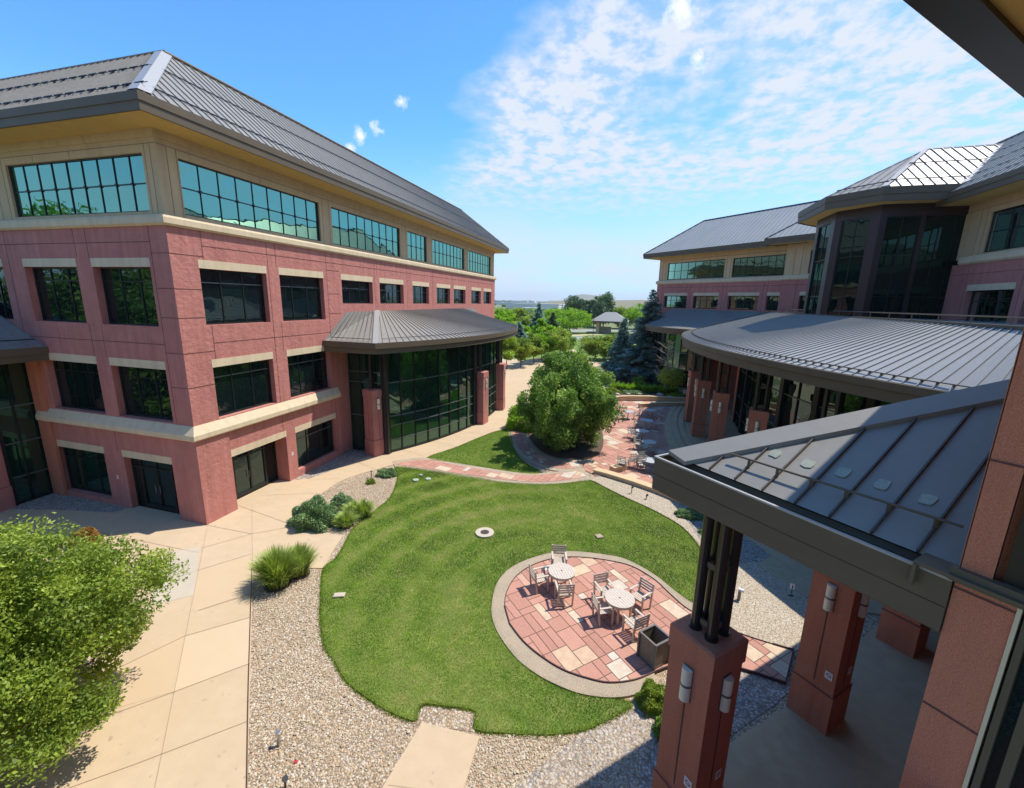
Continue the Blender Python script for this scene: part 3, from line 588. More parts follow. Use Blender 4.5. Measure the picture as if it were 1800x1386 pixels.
def pillar(parent,c,hw,h,ang,lamps=(),posts=None,mt=REDS,base=1.15,name='pillar',lamp_h=.62,detail=False):
    b=MB(); b.cbox(c,hw,hw,0,base,ang); b.cbox(c,hw-.03,hw-.03,base,h-.52,ang); b.cbox(c,hw,hw,h-.50,h-.14,ang); b.cbox(c,hw,hw,h-.14,h-.04,ang); b.cbox(c,hw,hw,h-.04,h,ang,.90)
    b.cbox(c,hw-.05,hw-.05,h-.53,h-.49,ang)
    o=b.build(name,mt,parent); j=MB()
    for k in range(4):
        a=ang+k*math.pi/2; n=Vector((math.cos(a),math.sin(a),0)); t=Vector((-n.y,n.x,0)); cc=Vector((c[0],c[1],0))
        j.obox(cc+n*(hw-.028)-t*.012+Vector((0,0,base+.15)),n*.006,t*.024,(0,0,h-.52-base-.9 if k in lamps else h-.52-base-.3))
        j.obox(cc+n*(hw-.001)-t*hw+Vector((0,0,base-.03)),n*.004,t*2*hw,(0,0,.03))
    j.build('groove',JOINT,o)
    for k in lamps:
        a=ang+k*math.pi/2; n=Vector((math.cos(a),math.sin(a),0)); t=Vector((-n.y,n.x,0)); cc=Vector((c[0],c[1],0))+n*(hw-.03); zt=h-.62
        sconce(o,cc,n,t,zt,lamp_h)
    if posts:
        r,sp,zt=posts; q=MB()
        for dx in (-1,1):
            for dy in (-1,1):
                x=(dx*math.cos(ang)-dy*math.sin(ang))*sp; y=(dx*math.sin(ang)+dy*math.cos(ang))*sp
                q.tube((c[0]+x,c[1]+y,h-.02),(c[0]+x,c[1]+y,zt),r,n=14); q.tube((c[0]+x,c[1]+y,h-.01),(c[0]+x,c[1]+y,h+.05),r*1.25,n=14)
        pz=q.build('steel_post',STEEL,o,smooth=False)
        for zz in (h+.16,(h+zt)/2,zt-.12):
            s=MB()
            for k in range(4):
                a=ang+k*math.pi/2; n=Vector((math.cos(a),math.sin(a),0)); t=Vector((-n.y,n.x,0)); s.obox(Vector((c[0],c[1],zz))+n*(sp-.02)-t*sp,n*.04,t*2*sp,(0,0,.10))
            s.build('bracket',BRONZE,pz)
    return o
def sconce(parent,cc,n,t,zt,lh):
    b=MB(); b.obox(cc-t*.105+Vector((0,0,zt-lh-.03)),n*.02,t*.21,(0,0,lh+.06)); m_=MB(); K=8; r=.098
    for za,zb in ((zt-lh,zt-lh*.52),(zt-lh*.48,zt)):
        i=len(m_.v)
        for z in (za,zb):
            for k in range(K+1):
                a=math.pi*k/K; m_.v.append(tuple(cc+n*(.02+r*1.1*math.sin(a))+t*(r*math.cos(a))+Vector((0,0,z))))
        for k in range(K): m_.f.append((i+k,i+k+1,i+K+2+k,i+K+1+k))
        m_.f.append(tuple(i+k for k in range(K+1))); m_.f.append(tuple(i+K+1+k for k in range(K+1)))
    i=len(b.v)
    for z in (zt-lh*.53,zt-lh*.47):
        for k in range(K+1):
            a=math.pi*k/K; b.v.append(tuple(cc+n*(.02+(r+.012)*1.1*math.sin(a))+t*((r+.012)*math.cos(a))+Vector((0,0,z))))
    for k in range(K): b.f.append((i+k,i+k+1,i+K+2+k,i+K+1+k))
    b.f.append(tuple(i+k for k in range(K+1))); b.f.append(tuple(i+K+1+k for k in range(K+1)))
    b.build('sconce_frame',LAMPF,parent); m_.build('wall_lamp',LAMP,parent)
def sign_plate(parent,p,n,w_=.16,h=.20,name='smoking_sign'):
    p=Vector(p); n=Vector(n).normalized(); t=Vector((-n.y,n.x,0)); b=MB(); b.obox(p-t*w_/2,t*w_,n*.006,(0,0,h)); o=b.build(name,WHITE,parent); r=MB(); c=p+n*.008+Vector((0,0,h*.55)); K=18
    for k in range(K):
        a,b_=2*math.pi*k/K,2*math.pi*(k+1)/K
        f=lambda a,q: c+t*(math.cos(a)*q)+Vector((0,0,math.sin(a)*q)); r.face(f(a,.055),f(b_,.055),f(b_,.040),f(a,.040))
    r.face(c+t*.04+Vector((0,0,-.045)),c+t*.05+Vector((0,0,-.035)),c-t*.04+Vector((0,0,.045)),c-t*.05+Vector((0,0,.035))); r.build('mark',SIGNRED,parent)
SIGNRED=mat('sign_red',(.45,.04,.04),.6)
# ================================================================== WEST BUILDING (left)
X0,Y0=-18.33,13.57; YE=55.44
WB=empty('office_building',(X0,Y0,0),label='red and tan four-storey office building on the left with its sharp corner at the forecourt',cat='building')
east=dict(O=(X0,0),D=(0,1),Nn=(1,0)); south=dict(O=(0,Y0),D=(1,0),Nn=(0,-1))
r2=[(14.76,18.3,9.05),(19.15,22.5,9.05)]+[(a,b,10.0) for a,b in ((24.2,27.6),(28.5,31.9),(33.4,36.4),(38.0,41.1),(42.0,45.2),(47.0,50.1),(51.1,54.0))]
r3=[(14.8,18.2,4.75),(19.2,22.6,4.75),(51.1,54.0,4.75)]
r4=[(15.15,18.6,.03),(19.3,22.75,.45),(51.1,54.0,.45)]
ops=[(a,b,z,11.5) for a,b,z in r2]+[(a,b,z,7.15) for a,b,z in r3]+[(a,b,z,2.72) for a,b,z in r4]
vj=[(s,0,13.08) for s in (15.0,18.45,22.85,27.9,32.5,37.2,41.5,46.1,50.5,54.3)]+[(s,11.9,13.08) for s in (19.0,28.2)]+[(s,7.5,9.0) for s in (18.45,19.0)]
hj=[(12.45,15.0,54.3),(8.25,15.0,22.85),(12.0,Y0,15.0),(10.6,Y0,15.0),(9.4,Y0,15.0),(7.9,Y0,15.0),(6.4,Y0,15.0),(2.9,Y0,15.0),(12.0,22.85,24.0),(10.6,22.85,24.0),(9.4,22.85,24.0)]
facade(WB,'wall',s0=Y0,s1=YE,z0=0,z1=13.1,ops=ops,depth=.38,mt=RED,joints_s=vj,joints_z=hj,jm=JOINT,**east)
for a,b,z in r2: window(WB,s0=a,s1=b,z0=z,z1=11.5,depth=.36,cols=3,rows=[.76 if z<9.5 else .66],gl=GLASS,lintel=.36,transom=FRAMEL,**east)
for a,b,z in r3: window(WB,s0=a,s1=b,z0=z,z1=7.15,depth=.36,cols=3,rows=[.78],gl=GLASS,lintel=.36,transom=FRAMEL,**east)
for a,b,z in r4[1:]: window(WB,s0=a,s1=b,z0=z,z1=2.72,depth=.36,cols=3,rows=[.76],gl=GLASS,lintel=.34,transom=FRAMEL,**east)
def glass_doors(parent,O,D,Nn,s0,s1,z1,depth,splits,name='entrance_door'):
    f=window(parent,O=O,D=D,Nn=Nn,s0=s0,s1=s1,z0=.03,z1=z1,depth=depth,cols=1,rows=[],gl=GLASS,lintel=.34,name=name)
    O=Vector((*O,0));D=Vector((*D,0));Nn=Vector((*Nn,0)); b=MB(); h=MB()
    for s in splits: b.obox(O+D*(s-.045)-Nn*(depth+.0)+Vector((0,0,.05)),D*.09,Nn*.09,(0,0,z1-.1))
    b.obox(O+D*s0-Nn*depth+Vector((0,0,2.15)),D*(s1-s0),Nn*.085,(0,0,.07))
    for u,v in zip(splits,splits[1:]): b.obox(O+D*u-Nn*depth+Vector((0,0,.06)),D*(v-u),Nn*.08,(0,0,.22))
    b.build('door_frame',FRAME,f)
    m_=(splits[0]+splits[-1])/2
    for k in (-1,1): p=O+D*(m_+k*.14)-Nn*(depth-.13); h.tube(p+Vector((0,0,.95)),p+Vector((0,0,1.35)),.015)
    h.build('handle',LAMPF,f); return f
glass_doors(WB,s0=15.15,s1=18.6,z1=2.72,depth=.9,splits=[15.9,16.85,17.8],**east)
# deeper door recess
facade(WB,'door_recess',s0=15.151,s1=18.599,z0=.031,z1=2.719,ops=[(15.152,18.598,.032,2.718)],depth=.9,mt=RED,**east)
sign_plate(WB,(X0,18.95,1.5),(1,0,0),.14,.18); sign_plate(WB,(-23.75,Y0,1.5),(0,-1,0),.14,.18)
# south face
xs2=[(-37.0,-33.5),(-32.4,-28.95),(-27.4,-23.9),(-22.9,-19.5)]; xs3=[(-27.3,-23.75),(-22.85,-19.5)]
opsS=[(a,b,9.0,11.46) for a,b in xs2]+[(a,b,4.75,7.15) for a,b in xs3]+[(-27.9,-24.4,.30,2.72),(-23.1,-19.9,.03,2.72)]
vjS=[(s,0,13.08) for s in (-28.4,-19.3)]+[(s,11.85,13.08) for s in (-23.75,-23.0,-33.2,-32.5)]+[(s,7.5,9.0) for s in (-23.75,-23.0)]+[(s,2.9,4.1) for s in (-23.4,)]
hjS=[(12.45,-40,-19.3),(8.25,-28.4,-19.3),(12.0,-19.3,X0),(10.6,-19.3,X0),(9.4,-19.3,X0),(7.9,-19.3,X0),(6.4,-19.3,X0),(2.9,-19.3,X0)]
facade(WB,'wall',s0=-50,s1=X0,z0=0,z1=13.1,ops=opsS,depth=.38,mt=RED,joints_s=vjS,joints_z=hjS,jm=JOINT,**south)
for a,b in xs2: window(WB,s0=a,s1=b,z0=9.0,z1=11.46,depth=.36,cols=3,rows=[.76],gl=GLASS,lintel=.36,transom=FRAME,**south)
for a,b in xs3: window(WB,s0=a,s1=b,z0=4.75,z1=7.15,depth=.36,cols=3,rows=[.78],gl=GLASS,lintel=.36,transom=FRAME,**south)
window(WB,s0=-27.9,s1=-24.4,z0=.30,z1=2.72,depth=.36,cols=3,rows=[.76],gl=GLASSG,lintel=.34,**south)
glass_doors(WB,s0=-23.1,s1=-19.9,z1=2.72,depth=.36,splits=[-22.5,-21.5,-20.5],**south)
# projecting corner pier at ground level
b=MB(); b.obox((X0+.10,Y0-.10,0),(-1.60,0,0),(0,1.63,0),(0,0,4.02)); b.build('corner_pier',RED,WB)
# belt course: sloped top
b=MB(); prof=[(-.02,4.06),(.20,4.06),(.24,4.12),(.24,4.32),(.02,4.70),(-.02,4.70)]
profile_run(b,[(-28.45,Y0),(X0,Y0),(X0,23.15)],prof); b.build('belt_course',CREAM,WB)
# cornice over red walls
b=MB(); prof=[(-.3,13.06),(.06,13.06),(.16,13.14),(.16,13.36),(.10,13.46),(-.3,13.47)]
profile_run(b,[(-50,Y0),(X0,Y0),(X0,YE),(-40,YE)],prof); b.build('cornice',CREAM,WB)
# tan attic storey set back a little
r1=[(14.55,22.75,9),(23.8,31.85,9),(33.0,36.4,4),(37.5,45.2,9),(46.3,54.0,9)]; xa=X0-.12; ya=Y0+.12
eastT=dict(O=(xa,0),D=(0,1),Nn=(1,0)); southT=dict(O=(0,ya),D=(1,0),Nn=(0,-1))
pj=[]
for s in (23.27,32.42,36.95,45.75): pj+=[(s-.3,13.47,16.1),(s+.3,13.47,16.1)]
pj+=[(14.1,13.47,16.1),(14.48,13.47,16.1),(54.2,13.47,16.1),(54.8,13.47,16.1)]
facade(WB,'attic_wall',s0=ya,s1=YE-.12,z0=13.4,z1=16.6,ops=[(a,b,13.63,15.8) for a,b,_ in r1],depth=.2,mt=TAN,joints_s=pj+[(18.6,15.8,16.1),(27.8,15.8,16.1),(41.3,15.8,16.1)],joints_z=[(16.1,ya,YE-.12)],jm=JOINT2,**eastT)
for a,b,c in r1: window(WB,s0=a,s1=b,z0=13.63,z1=15.8,depth=.18,cols=c,rows=[.5],gl=GLASST,studs=True,fw=.055,mw=.011,**eastT)
xr1=[(-37.0,-28.6),(-27.5,-19.2)]
facade(WB,'attic_wall',s0=-50,s1=xa,z0=13.4,z1=16.6,ops=[(a,b,13.63,15.8) for a,b in xr1],depth=.2,mt=TAN,joints_s=[(-28.05-.3,13.47,16.1),(-28.05+.3,13.47,16.1),(-19.05,13.47,16.1),(-18.75,13.47,16.1),(-23.3,15.8,16.1),(-25.6,15.8,16.1)],joints_z=[(16.1,-50,xa)],jm=JOINT2,**southT)
for a,b in xr1: window(WB,s0=a,s1=b,z0=13.63,z1=15.8,depth=.18,cols=9,rows=[.5],gl=GLASST,studs=True,fw=.055,mw=.011,**southT)
b=MB(); profile_run(b,[(-50,ya),(xa,ya),(xa,YE-.12),(-40,YE-.12)],[(-.05,16.3),(.06,16.3),(.10,16.64),(-.05,16.64)]); b.build('frieze',TAN,WB)
# north and back walls (plain)
b=MB(); b.face((X0,YE,0),(-30,YE,0),(-30,YE,13.1),(X0,YE,13.1)); b.face((-30,YE,0),(-30,28,0),(-30,28,17),(-30,YE,17)); b.face((-30,28,0),(-50,28,0),(-50,28,17),(-30,28,17)); b.face((-50,28,0),(-50,Y0,0),(-50,Y0,17),(-50,28,17)); b.face((xa,YE-.12,13.1),(-30,YE-.12,13.1),(-30,YE-.12,16.6),(xa,YE-.12,16.6)); b.build('back_wall',RED,WB)
# eaves: soffit, fascia, roof
def eaves(parent,path,ov,zs,zf,inner=-.3,fm=BRONZE,sm=SOFFIT):
    s=MB(); profile_run(s,path,[(inner,zs),(ov-.06,zs),(ov-.06,zs+.05),(inner,zs+.05)]); s.build('soffit',sm,parent)
    f=MB(); profile_run(f,path,[(ov-.06,zs-.05),(ov+.02,zs-.05),(ov+.02,zs+(zf-zs)*.45),(ov+.06,zs+(zf-zs)*.47),(ov+.06,zf),(ov-.06,zf),(ov-.06,zs-.05)][:-1]); return f.build('fascia',fm,parent)
EX,EY,EN=-16.93,12.24,56.8
eaves(WB,[(-52,EY),(EX,EY),(EX,EN),(-34,EN)],0,16.6,17.14,inner=-1.7)
b=MB(); zr=21.1; z_=17.12; A_=(EX,EY,z_);Rg=(-21.65,17.0,zr);Bn=(EX,EN,z_);Rn=(-21.65,52.0,zr)
roof_face(b,[A_,Bn,Rn,Rg],(-1,0,.8),.44); roof_face(b,[A_,Rg,(-52,17.0,zr),(-52,EY,z_)],(0,1,.8),.44)
roof_face(b,[Bn,Rn,(-26.5,52.0,zr),(-31.5,EN,z_)],(0,-1,.8),.44); b.face(Rg,Rn,(-26.5,52,zr),(-26.5,23,zr),(-52,23,zr),(-52,17,zr)); b.face((-26.5,52,zr),(-31.5,EN,z_),(-31.5,28,z_),(-26.5,23,zr)); b.face((-26.5,23,zr),(-31.5,28,z_),(-52,28,z_),(-52,23,zr))
rf=b.build('roof',ROOF,WB)
b=MB(); n=Vector((1,1,0)).normalized()
p=Vector((*A_[:2],z_+.085)); q=Vector((*Rg[:2],zr+.085)); t=Vector((1,-1,0)).normalized(); 
for sx,up_ in (((1,0,0),1),((0,-1,0),1)):
    pass
dx=.45
b.face(p,q,q+Vector((0,dx,.012)),p+Vector((0,dx,.012))); b.face(q,p,p+Vector((-dx,0,.012)),q+Vector((-dx,0,.012)))
b.face(p+Vector((0,dx,.012)),q+Vector((0,dx,.012)),q+Vector((0,dx,-.05)),p+Vector((0,dx,-.05)))
b.build('hip_cap',CAP,rf)
b=MB(); b.tube((-21.6,17,zr+.02),(-21.6,52,zr+.02),.09,n=6); b.tube((-21.65,17.03,zr+.02),(-52,17.03,zr+.02),.09,n=6); b.tube((*Bn[:2],z_),(*Rn[:2],zr),.08,n=6); b.build('ridge_cap',BRONZE,rf)
b=MB()
for off,zz in ((.55,17.12+.55*.843),(2.6,17.12+2.6*.843)):
    b=MB()
    for k in range(60):
        x=-52+k*.6
        if x< EX-off-.3: b.obox((x-.01,EY+off,zz+.07),(.64,0,0),(0,.02,.0),(0,0,.02)); b.obox((x,EY+off,zz+.06),(.42,0,0),(0,.04,.03),(0,0,.06)); b.box(x+.18,x+.24,EY+off-.03,EY+off+.08,zz-.02,zz+.10)
    y=EY+off+.4
    while y<EN-off-.3:
        b.obox((EX-off,y,zz+.05),(0,.40,0),(-.04,0,.03),(0,0,.05)); b.obox((EX-off,y-.01,zz+.06),(0,.48,0),(-.02,0,.0),(0,0,.02)); y+=.44
    b.build('snow_guard',BRONZE2,rf)
# bow-fronted dining hall of the west building
def arc_x(xc,sag,yc,half,y): # circle through centre xc at yc, xc-sag at yc+-half
    Rr=(half*half+sag*sag)/(2*sag); return xc-(Rr-math.sqrt(max(Rr*Rr-(y-yc)**2,0)))
YC=36.3
ey=[22.15+k*(2*(YC-22.15))/64 for k in range(65)]; eave=[(arc_x(-10.95,3.75,YC,14.15,y),y) for y in ey]
def bow(parent,eave,zE,ridge,zR,wallpts,fas=.62,rib=1,rm=ROOFC):
    b=MB(); n=len(eave)
    for i in range(n-1):
        b.face((*eave[i],zE),(*eave[i+1],zE),(*ridge[i+1],zR),(*ridge[i],zR))
    for i in range(0,n,rib):
        p=Vector((*eave[i],zE)); q=Vector((*ridge[i],zR)); d=q-p; t=Vector((-d.y,d.x,0)).normalized()*.035; b.obox(p-t/2,d,t,(0,0,.055))
    for (e0,r0,w0) in wallpts: roof_face(b,[e0,r0,*w0],(Vector(r0)-Vector(e0)),50)
    return b
ry=[28.0+(y-22.15)/(2*(YC-22.15))*(2*(YC-28.0)) for y in ey]; ridge=[(X0+.02,y) for y in ry]
b=bow(WB,eave,7.72,ridge,9.48,[]); S0=(*eave[0],7.72)
side=[(X0,22.15,7.72),S0,(X0+.02,28.0,9.48),(X0,24.46,9.46)]; b.face(*side)
for k in range(1,9):
    t=k/9; p=Vector(side[0]).lerp(Vector(side[1]),t); q=Vector(side[3]).lerp(Vector(side[2]),t); d=q-p; tt=Vector((-d.y,d.x,0)).normalized()*.03; b.obox(p,d,tt,(0,0,.05))
N0=(*eave[-1],7.72); b.face((X0,50.45,7.72),N0,(X0+.02,44.6,9.48),(X0,48.1,9.46))
br=b.build('bay_roof',ROOF,WB)
b=MB(); strip3(b,S0,(X0+.02,28.0,9.48),.34,.07); b.build('hip_cap',CAP,br)
b=MB(); pts=[Vector((*eave[i],7.72)).lerp(Vector((*ridge[i],9.48)),.1) for i in range(len(eave))]
for i in range(1,len(pts)-2): b.tube(pts[i]+Vector((0,0,.1)),pts[i+1]+Vector((0,0,.1)),.02,n=5)
b.tube((X0+.3,22.5,7.98),(eave[0][0]-.5,22.5,7.98),.02,n=5); b.build('snow_guard',BRONZE2,br)
path=[(X0,22.15)]+eave+[(X0,50.45)]
f=MB(); profile_run(f,path,[(-.5,7.12),(0,7.12),(0,7.42),(.10,7.46),(.10,7.80),(.04,7.80),(-.06,7.70),(-.5,7.68)]); f.build('bay_fascia',BRONZE,WB)
s=MB(); s.face(*[(x,y,7.14) for x,y in path]); s.build('bay_soffit',BRONZE2,WB)
def curtain(parent,path,z0,z1,cols,rows,gl=GLASSG,fm=FRAME,name='curtain_wall',wide=()):
    b=MB(); g=MB(); hh_={r:MB() for r in rows}; P=[Vector((p[0],p[1],0)) for p in path]; cum=[0]
    for i in range(len(P)-1): cum.append(cum[-1]+(P[i+1]-P[i]).length)
    def at(s):
        for i in range(len(P)-1):
            if s<=cum[i+1]+1e-6: return P[i].lerp(P[i+1],(s-cum[i])/(cum[i+1]-cum[i]))
        return P[-1]
    Q=[at(cum[-1]*k/cols) for k in range(cols+1)]
    for k in range(cols):
        d=Q[k+1]-Q[k]; n=Vector((d.y,-d.x,0)).normalized(); zz=[z0]+rows+[z1]
        for u,v in zip(zz,zz[1:]):
            o=[random.uniform(-.004,.004) for _ in range(3)]
            g.face(Q[k]+n*o[0]+Vector((0,0,u)),Q[k+1]+n*o[1]+Vector((0,0,u)),Q[k+1]+n*(o[1]+o[2])+Vector((0,0,v)),Q[k]+n*(o[0]+o[2])+Vector((0,0,v)))
        for r in rows: hh_[r].obox(Q[k]+n*.01+Vector((0,0,r-.03)),d,n*.05,(0,0,.06))
        for r in (z0,z1-.14): b.obox(Q[k]-n*.02+Vector((0,0,r)),d,n*.09,(0,0,.14))
    for k in range(cols+1):
        d=(Q[min(k+1,cols)]-Q[max(k-1,0)]).normalized(); n=Vector((d.y,-d.x,0)); ww=.22 if k in wide else .035
        b.obox(Q[k]-d*ww-n*.02+Vector((0,0,z0)),d*2*ww,n*(.18 if k in wide else .095),(0,0,z1-z0))
    f=b.build(name,fm,parent); g.build('pane',gl,f)
    for r in rows: hh_[r].build('transom',FRAMEL,f)
    return f
gy=[24.45+k*(48.15-24.45)/30 for k in range(31)]; gpth=[(arc_x(-12.35,3.3,YC,11.85,y),y) for y in gy]
curtain(WB,[(X0,24.42),(gpth[0][0],24.42)],.03,7.14,3,[2.6,4.9,5.6],wide=(3,))
curtain(WB,gpth,.03,7.14,22,[.95,1.95,2.6,4.9],wide=(0,8,14,22))
curtain(WB,[(gpth[-1][0],48.2),(X0,48.2)],.03,7.14,3,[2.6,4.9,5.6],wide=(0,))
for (x,y),a,ll in (((-16.35,24.15),-.35,(0,)),((-12.3,33.75),-.1,(0,)),((-12.25,38.9),.1,(0,)),((-16.35,48.5),.35,(0,))):
    pillar(WB,(x,y),.5,4.55,a,lamps=ll,mt=RED,lamp_h=.7)
for x,y in ((-16.35,24.15),(-12.3,33.75),(-12.25,38.9)):
    b=MB(); b.tube((x-.15,y,4.5),(x-.15,y,7.15),.12,n=10); b.tube((x-.15,y+.3,4.5),(x-.15,y+.3,7.15),.12,n=10); b.build('steel_post',STEEL,WB)
# bow bay on the south side, mostly off frame
curtain(WB,[(-28.74,11.9),(-28.74,Y0)],.03,7.16,2,[1.4,3.1,4.9],wide=(0,))
b=MB(); e0=(-26.95,Y0,7.75); e1=(-26.95,9.6,7.75); top0=(-29.75,Y0,9.75)
roof_face(b,[e0,e1,(-31.2,Y0,9.8)],(-1,0,.5),.45); roof_face(b,[e1,(-34,8.6,7.75),(-42,8.0,7.75),(-42,Y0,9.8),(-31.2,Y0,9.8)],(0,1,.5),.45); br2=b.build('bay_roof',ROOF,WB)
b=MB(); b.tube((-27.35,Y0-.2,8.15),(-27.35,10.6,8.15),.03,n=6); b.build('snow_guard',BRONZE2,br2)
f=MB(); profile_run(f,[(-42,8.0),(-34,8.6),(-26.95,9.6),(-26.95,Y0)],[(-.5,7.15),(0,7.15),(.02,7.45),(.08,7.47),(.08,7.80),(-.05,7.80),(-.5,7.70)]); f.build('bay_fascia',BRONZE,WB)
s=MB(); s.face((-42,8.0,7.17),(-34,8.6,7.17),(-26.95,9.6,7.17),(-26.95,Y0,7.17),(-42,Y0,7.17)); s.build('bay_soffit',BRONZE2,WB)
curtain(WB,[(-42,10.2),(-34,10.8),(-28.74,11.9)],.03,7.16,12,[2.6,4.9])
pillar(WB,(-28.95,11.45),.5,4.55,0,lamps=(),mt=RED)
b=MB(); b.obox((-28.6,Y0-.12,0),(.9,0,0),(0,.13,0),(0,0,7.16)); b.build('pilaster',REDS,WB)
# ================================================================== EAST BUILDING (right): straight wing, stair tower, angled far wing, long canopy
EB=empty('office_building',(18.35,33.6,0),label='red and tan office building on the right with a dark glass stair tower',cat='building')
XE=18.35; q2=math.sqrt(.5)
eb=dict(O=(XE,0),D=(0,1),Nn=(-1,0))
er2=[(19.5,23.0),(24.6,27.9),(28.6,31.95),(41.8,45.0)]; er1=[(19.5,31.7),(41.6,46.2)]
facade(EB,'wall',s0=17.5,s1=47.9,z0=0,z1=13.1,ops=[(a,b,9.05,11.55) for a,b in er2],depth=.38,mt=RED,joints_s=[(s,7,13.08) for s in (32.2,28.25)],joints_z=[(12.5,18,47.6),(8.3,18,47.6)],jm=JOINT,**eb)
for a,b in er2: window(EB,s0=a,s1=b,z0=9.05,z1=11.55,depth=.36,cols=3,rows=[.76],gl=GLASS,lintel=.34,**eb)
ebT=dict(O=(XE+.12,0),D=(0,1),Nn=(-1,0))
facade(EB,'attic_wall',s0=17.5,s1=47.9,z0=13.4,z1=16.6,ops=[(a,b,13.63,15.8) for a,b in er1],depth=.2,mt=TAN,joints_s=[(31.95,13.47,16.1),(32.4,13.47,16.1)],joints_z=[(16.1,17.5,47.9)],jm=JOINT2,**ebT)
for a,b in er1: window(EB,s0=a,s1=b,z0=13.63,z1=15.8,depth=.18,cols=9,rows=[.5],gl=GLASS,studs=True,**ebT)
fw=dict(O=(18.958,47.242),D=(-q2,q2),Nn=(-q2,-q2)); FWp=lambda s,off=0,z=0: (18.958-q2*s-q2*off,47.242+q2*s-q2*off,z)
fr2=[(18.37,22.05),(13.86,17.4),(8.95,12.6),(6.12,8.05)]; SE=23.44
fr3=[(18.3,22.0),(13.8,17.4)]
fops=[(a,b,10.0,11.55) for a,b in fr2]+[(a,b,4.9,7.15) for a,b in fr3]+[(16.2,17.8,.05,3.08),(7.7,10.2,.05,2.7),(19.3,21.5,.6,2.9)]
facade(EB,'wall',s0=6.0,s1=SE,z0=0,z1=13.2,ops=fops,depth=.38,mt=RED,joints_s=[(s,9.9,13.08) for s in (22.5,17.85,18.5,13.4,12.9,8.5,8.1)],joints_z=[(12.6,6,22.5)],jm=JOINT,jw=.04,**fw)
for a,b in fr2: window(EB,s0=a,s1=b,z0=10.0,z1=11.55,depth=.36,cols=4,rows=[.62],gl=GLASSG,lintel=.36,fw=.08,**fw)
for a,b in fr3: window(EB,s0=a,s1=b,z0=4.9,z1=7.15,depth=.36,cols=3,rows=[.76],gl=GLASS,lintel=.36,**fw)
window(EB,s0=19.3,s1=21.5,z0=.6,z1=2.9,depth=.36,cols=2,rows=[.7],gl=GLASS,lintel=.36,**fw)
glass_doors(EB,s0=16.2,s1=17.8,z1=3.08,depth=.36,splits=[16.5,17.0,17.5],**fw); glass_doors(EB,s0=7.7,s1=10.2,z1=2.7,depth=.36,splits=[8.2,9.0,9.8],**fw)
fwT=dict(O=FWp(0,-.12)[:2],D=(-q2,q2),Nn=(-q2,-q2)); fr1=[(13.6,21.97),(5.87+.25,12.6)]
facade(EB,'attic_wall',s0=6.0,s1=SE-.12,z0=13.4,z1=16.6,ops=[(a,b,13.63,15.75) for a,b in fr1],depth=.2,mt=TAN,joints_s=[(12.85,13.5,16.1),(13.35,13.5,16.1),(22.3,13.5,16.1),(22.8,13.5,16.1)],joints_z=[(16.1,6,SE-.12)],jm=JOINT2,jw=.04,**fwT)
for a,b in fr1: window(EB,s0=a,s1=b,z0=13.63,z1=15.75,depth=.18,cols=8,rows=[.5],gl=GLASSG,fw=.09,**fwT)
# end wall of the far wing, hidden backs
c0=FWp(SE); c1=(c0[0]+14*q2,c0[1]+14*q2,0)
b=MB(); b.face(c0,c1,(c1[0],c1[1],13.2),(c0[0],c0[1],13.2)); b.face((c0[0]+.1,c0[1]-.0,13.2),(c1[0],c1[1],13.2),(c1[0],c1[1],16.6),(c0[0]+.1,c0[1],16.6)); b.face(c1,(36,60,0),(36,60,17),(c1[0],c1[1],17)); b.face((36,60,0),(36,17,0),(36,17,17),(36,60,17)); b.face((36,17,0),(XE,17.5,0),(XE,17.5,17),(36,17,17)); b.build('back_wall',RED,EB)
# projecting bay beside the tower
pb=dict(O=FWp(0,1.2)[:2],D=(-q2,q2),Nn=(-q2,-q2))
facade(EB,'wall',s0=-3,s1=6.05,z0=0,z1=13.15,ops=[(.6,4.1,10.0,11.55)],depth=.38,mt=RED,joints_s=[(4.55,9.9,13.1)],joints_z=[(12.6,-3,6.05)],jm=JOINT,jw=.04,**pb)
window(EB,s0=.6,s1=4.1,z0=10.0,z1=11.55,depth=.36,cols=3,rows=[.62],gl=GLASS,lintel=.36,**pb)
facade(EB,'attic_wall',s0=-3,s1=5.95,z0=13.4,z1=16.6,ops=[(.3,3.7,13.63,15.75)],depth=.2,mt=TAN,joints_s=[(4.4,13.5,16.1),(5.1,13.5,16.1)],jm=JOINT2,jw=.04,**pb)
window(EB,s0=.3,s1=3.7,z0=13.63,z1=15.75,depth=.18,cols=3,rows=[.5],gl=GLASS,**pb)
b=MB(); b.face(FWp(6.05,1.2),FWp(6.05,-.1),FWp(6.05,-.1,13.15),FWp(6.05,1.2,13.15)); b.build('return_wall',RED,EB)
b=MB(); b.face(FWp(5.95,1.2,13.4),FWp(5.95,-.3,13.4),FWp(5.95,-.3,16.6),FWp(5.95,1.2,16.6)); b.build('return_wall',TAN,EB)
b=MB(); prof=[(-.3,13.06),(.06,13.06),(.16,13.16),(.16,13.40),(.08,13.52),(-.3,13.52)]
profile_run(b,[FWp(SE+.0,-6)[:2],FWp(SE)[:2],FWp(6.05)[:2],FWp(6.05,1.2)[:2],FWp(.2,1.2)[:2]],prof); b.build('cornice',CREAM,EB); b=MB(); profile_run(b,[(XE,33),(XE,17.5)],prof); b.build('cornice',CREAM,EB)
b=MB(); profile_run(b,[FWp(SE,-3)[:2],FWp(SE)[:2],FWp(6.05)[:2]],[(-.02,4.25),(.22,4.25),(.22,4.6),(.02,4.9),(-.02,4.9)]); b.build('belt_course',CREAM,EB)
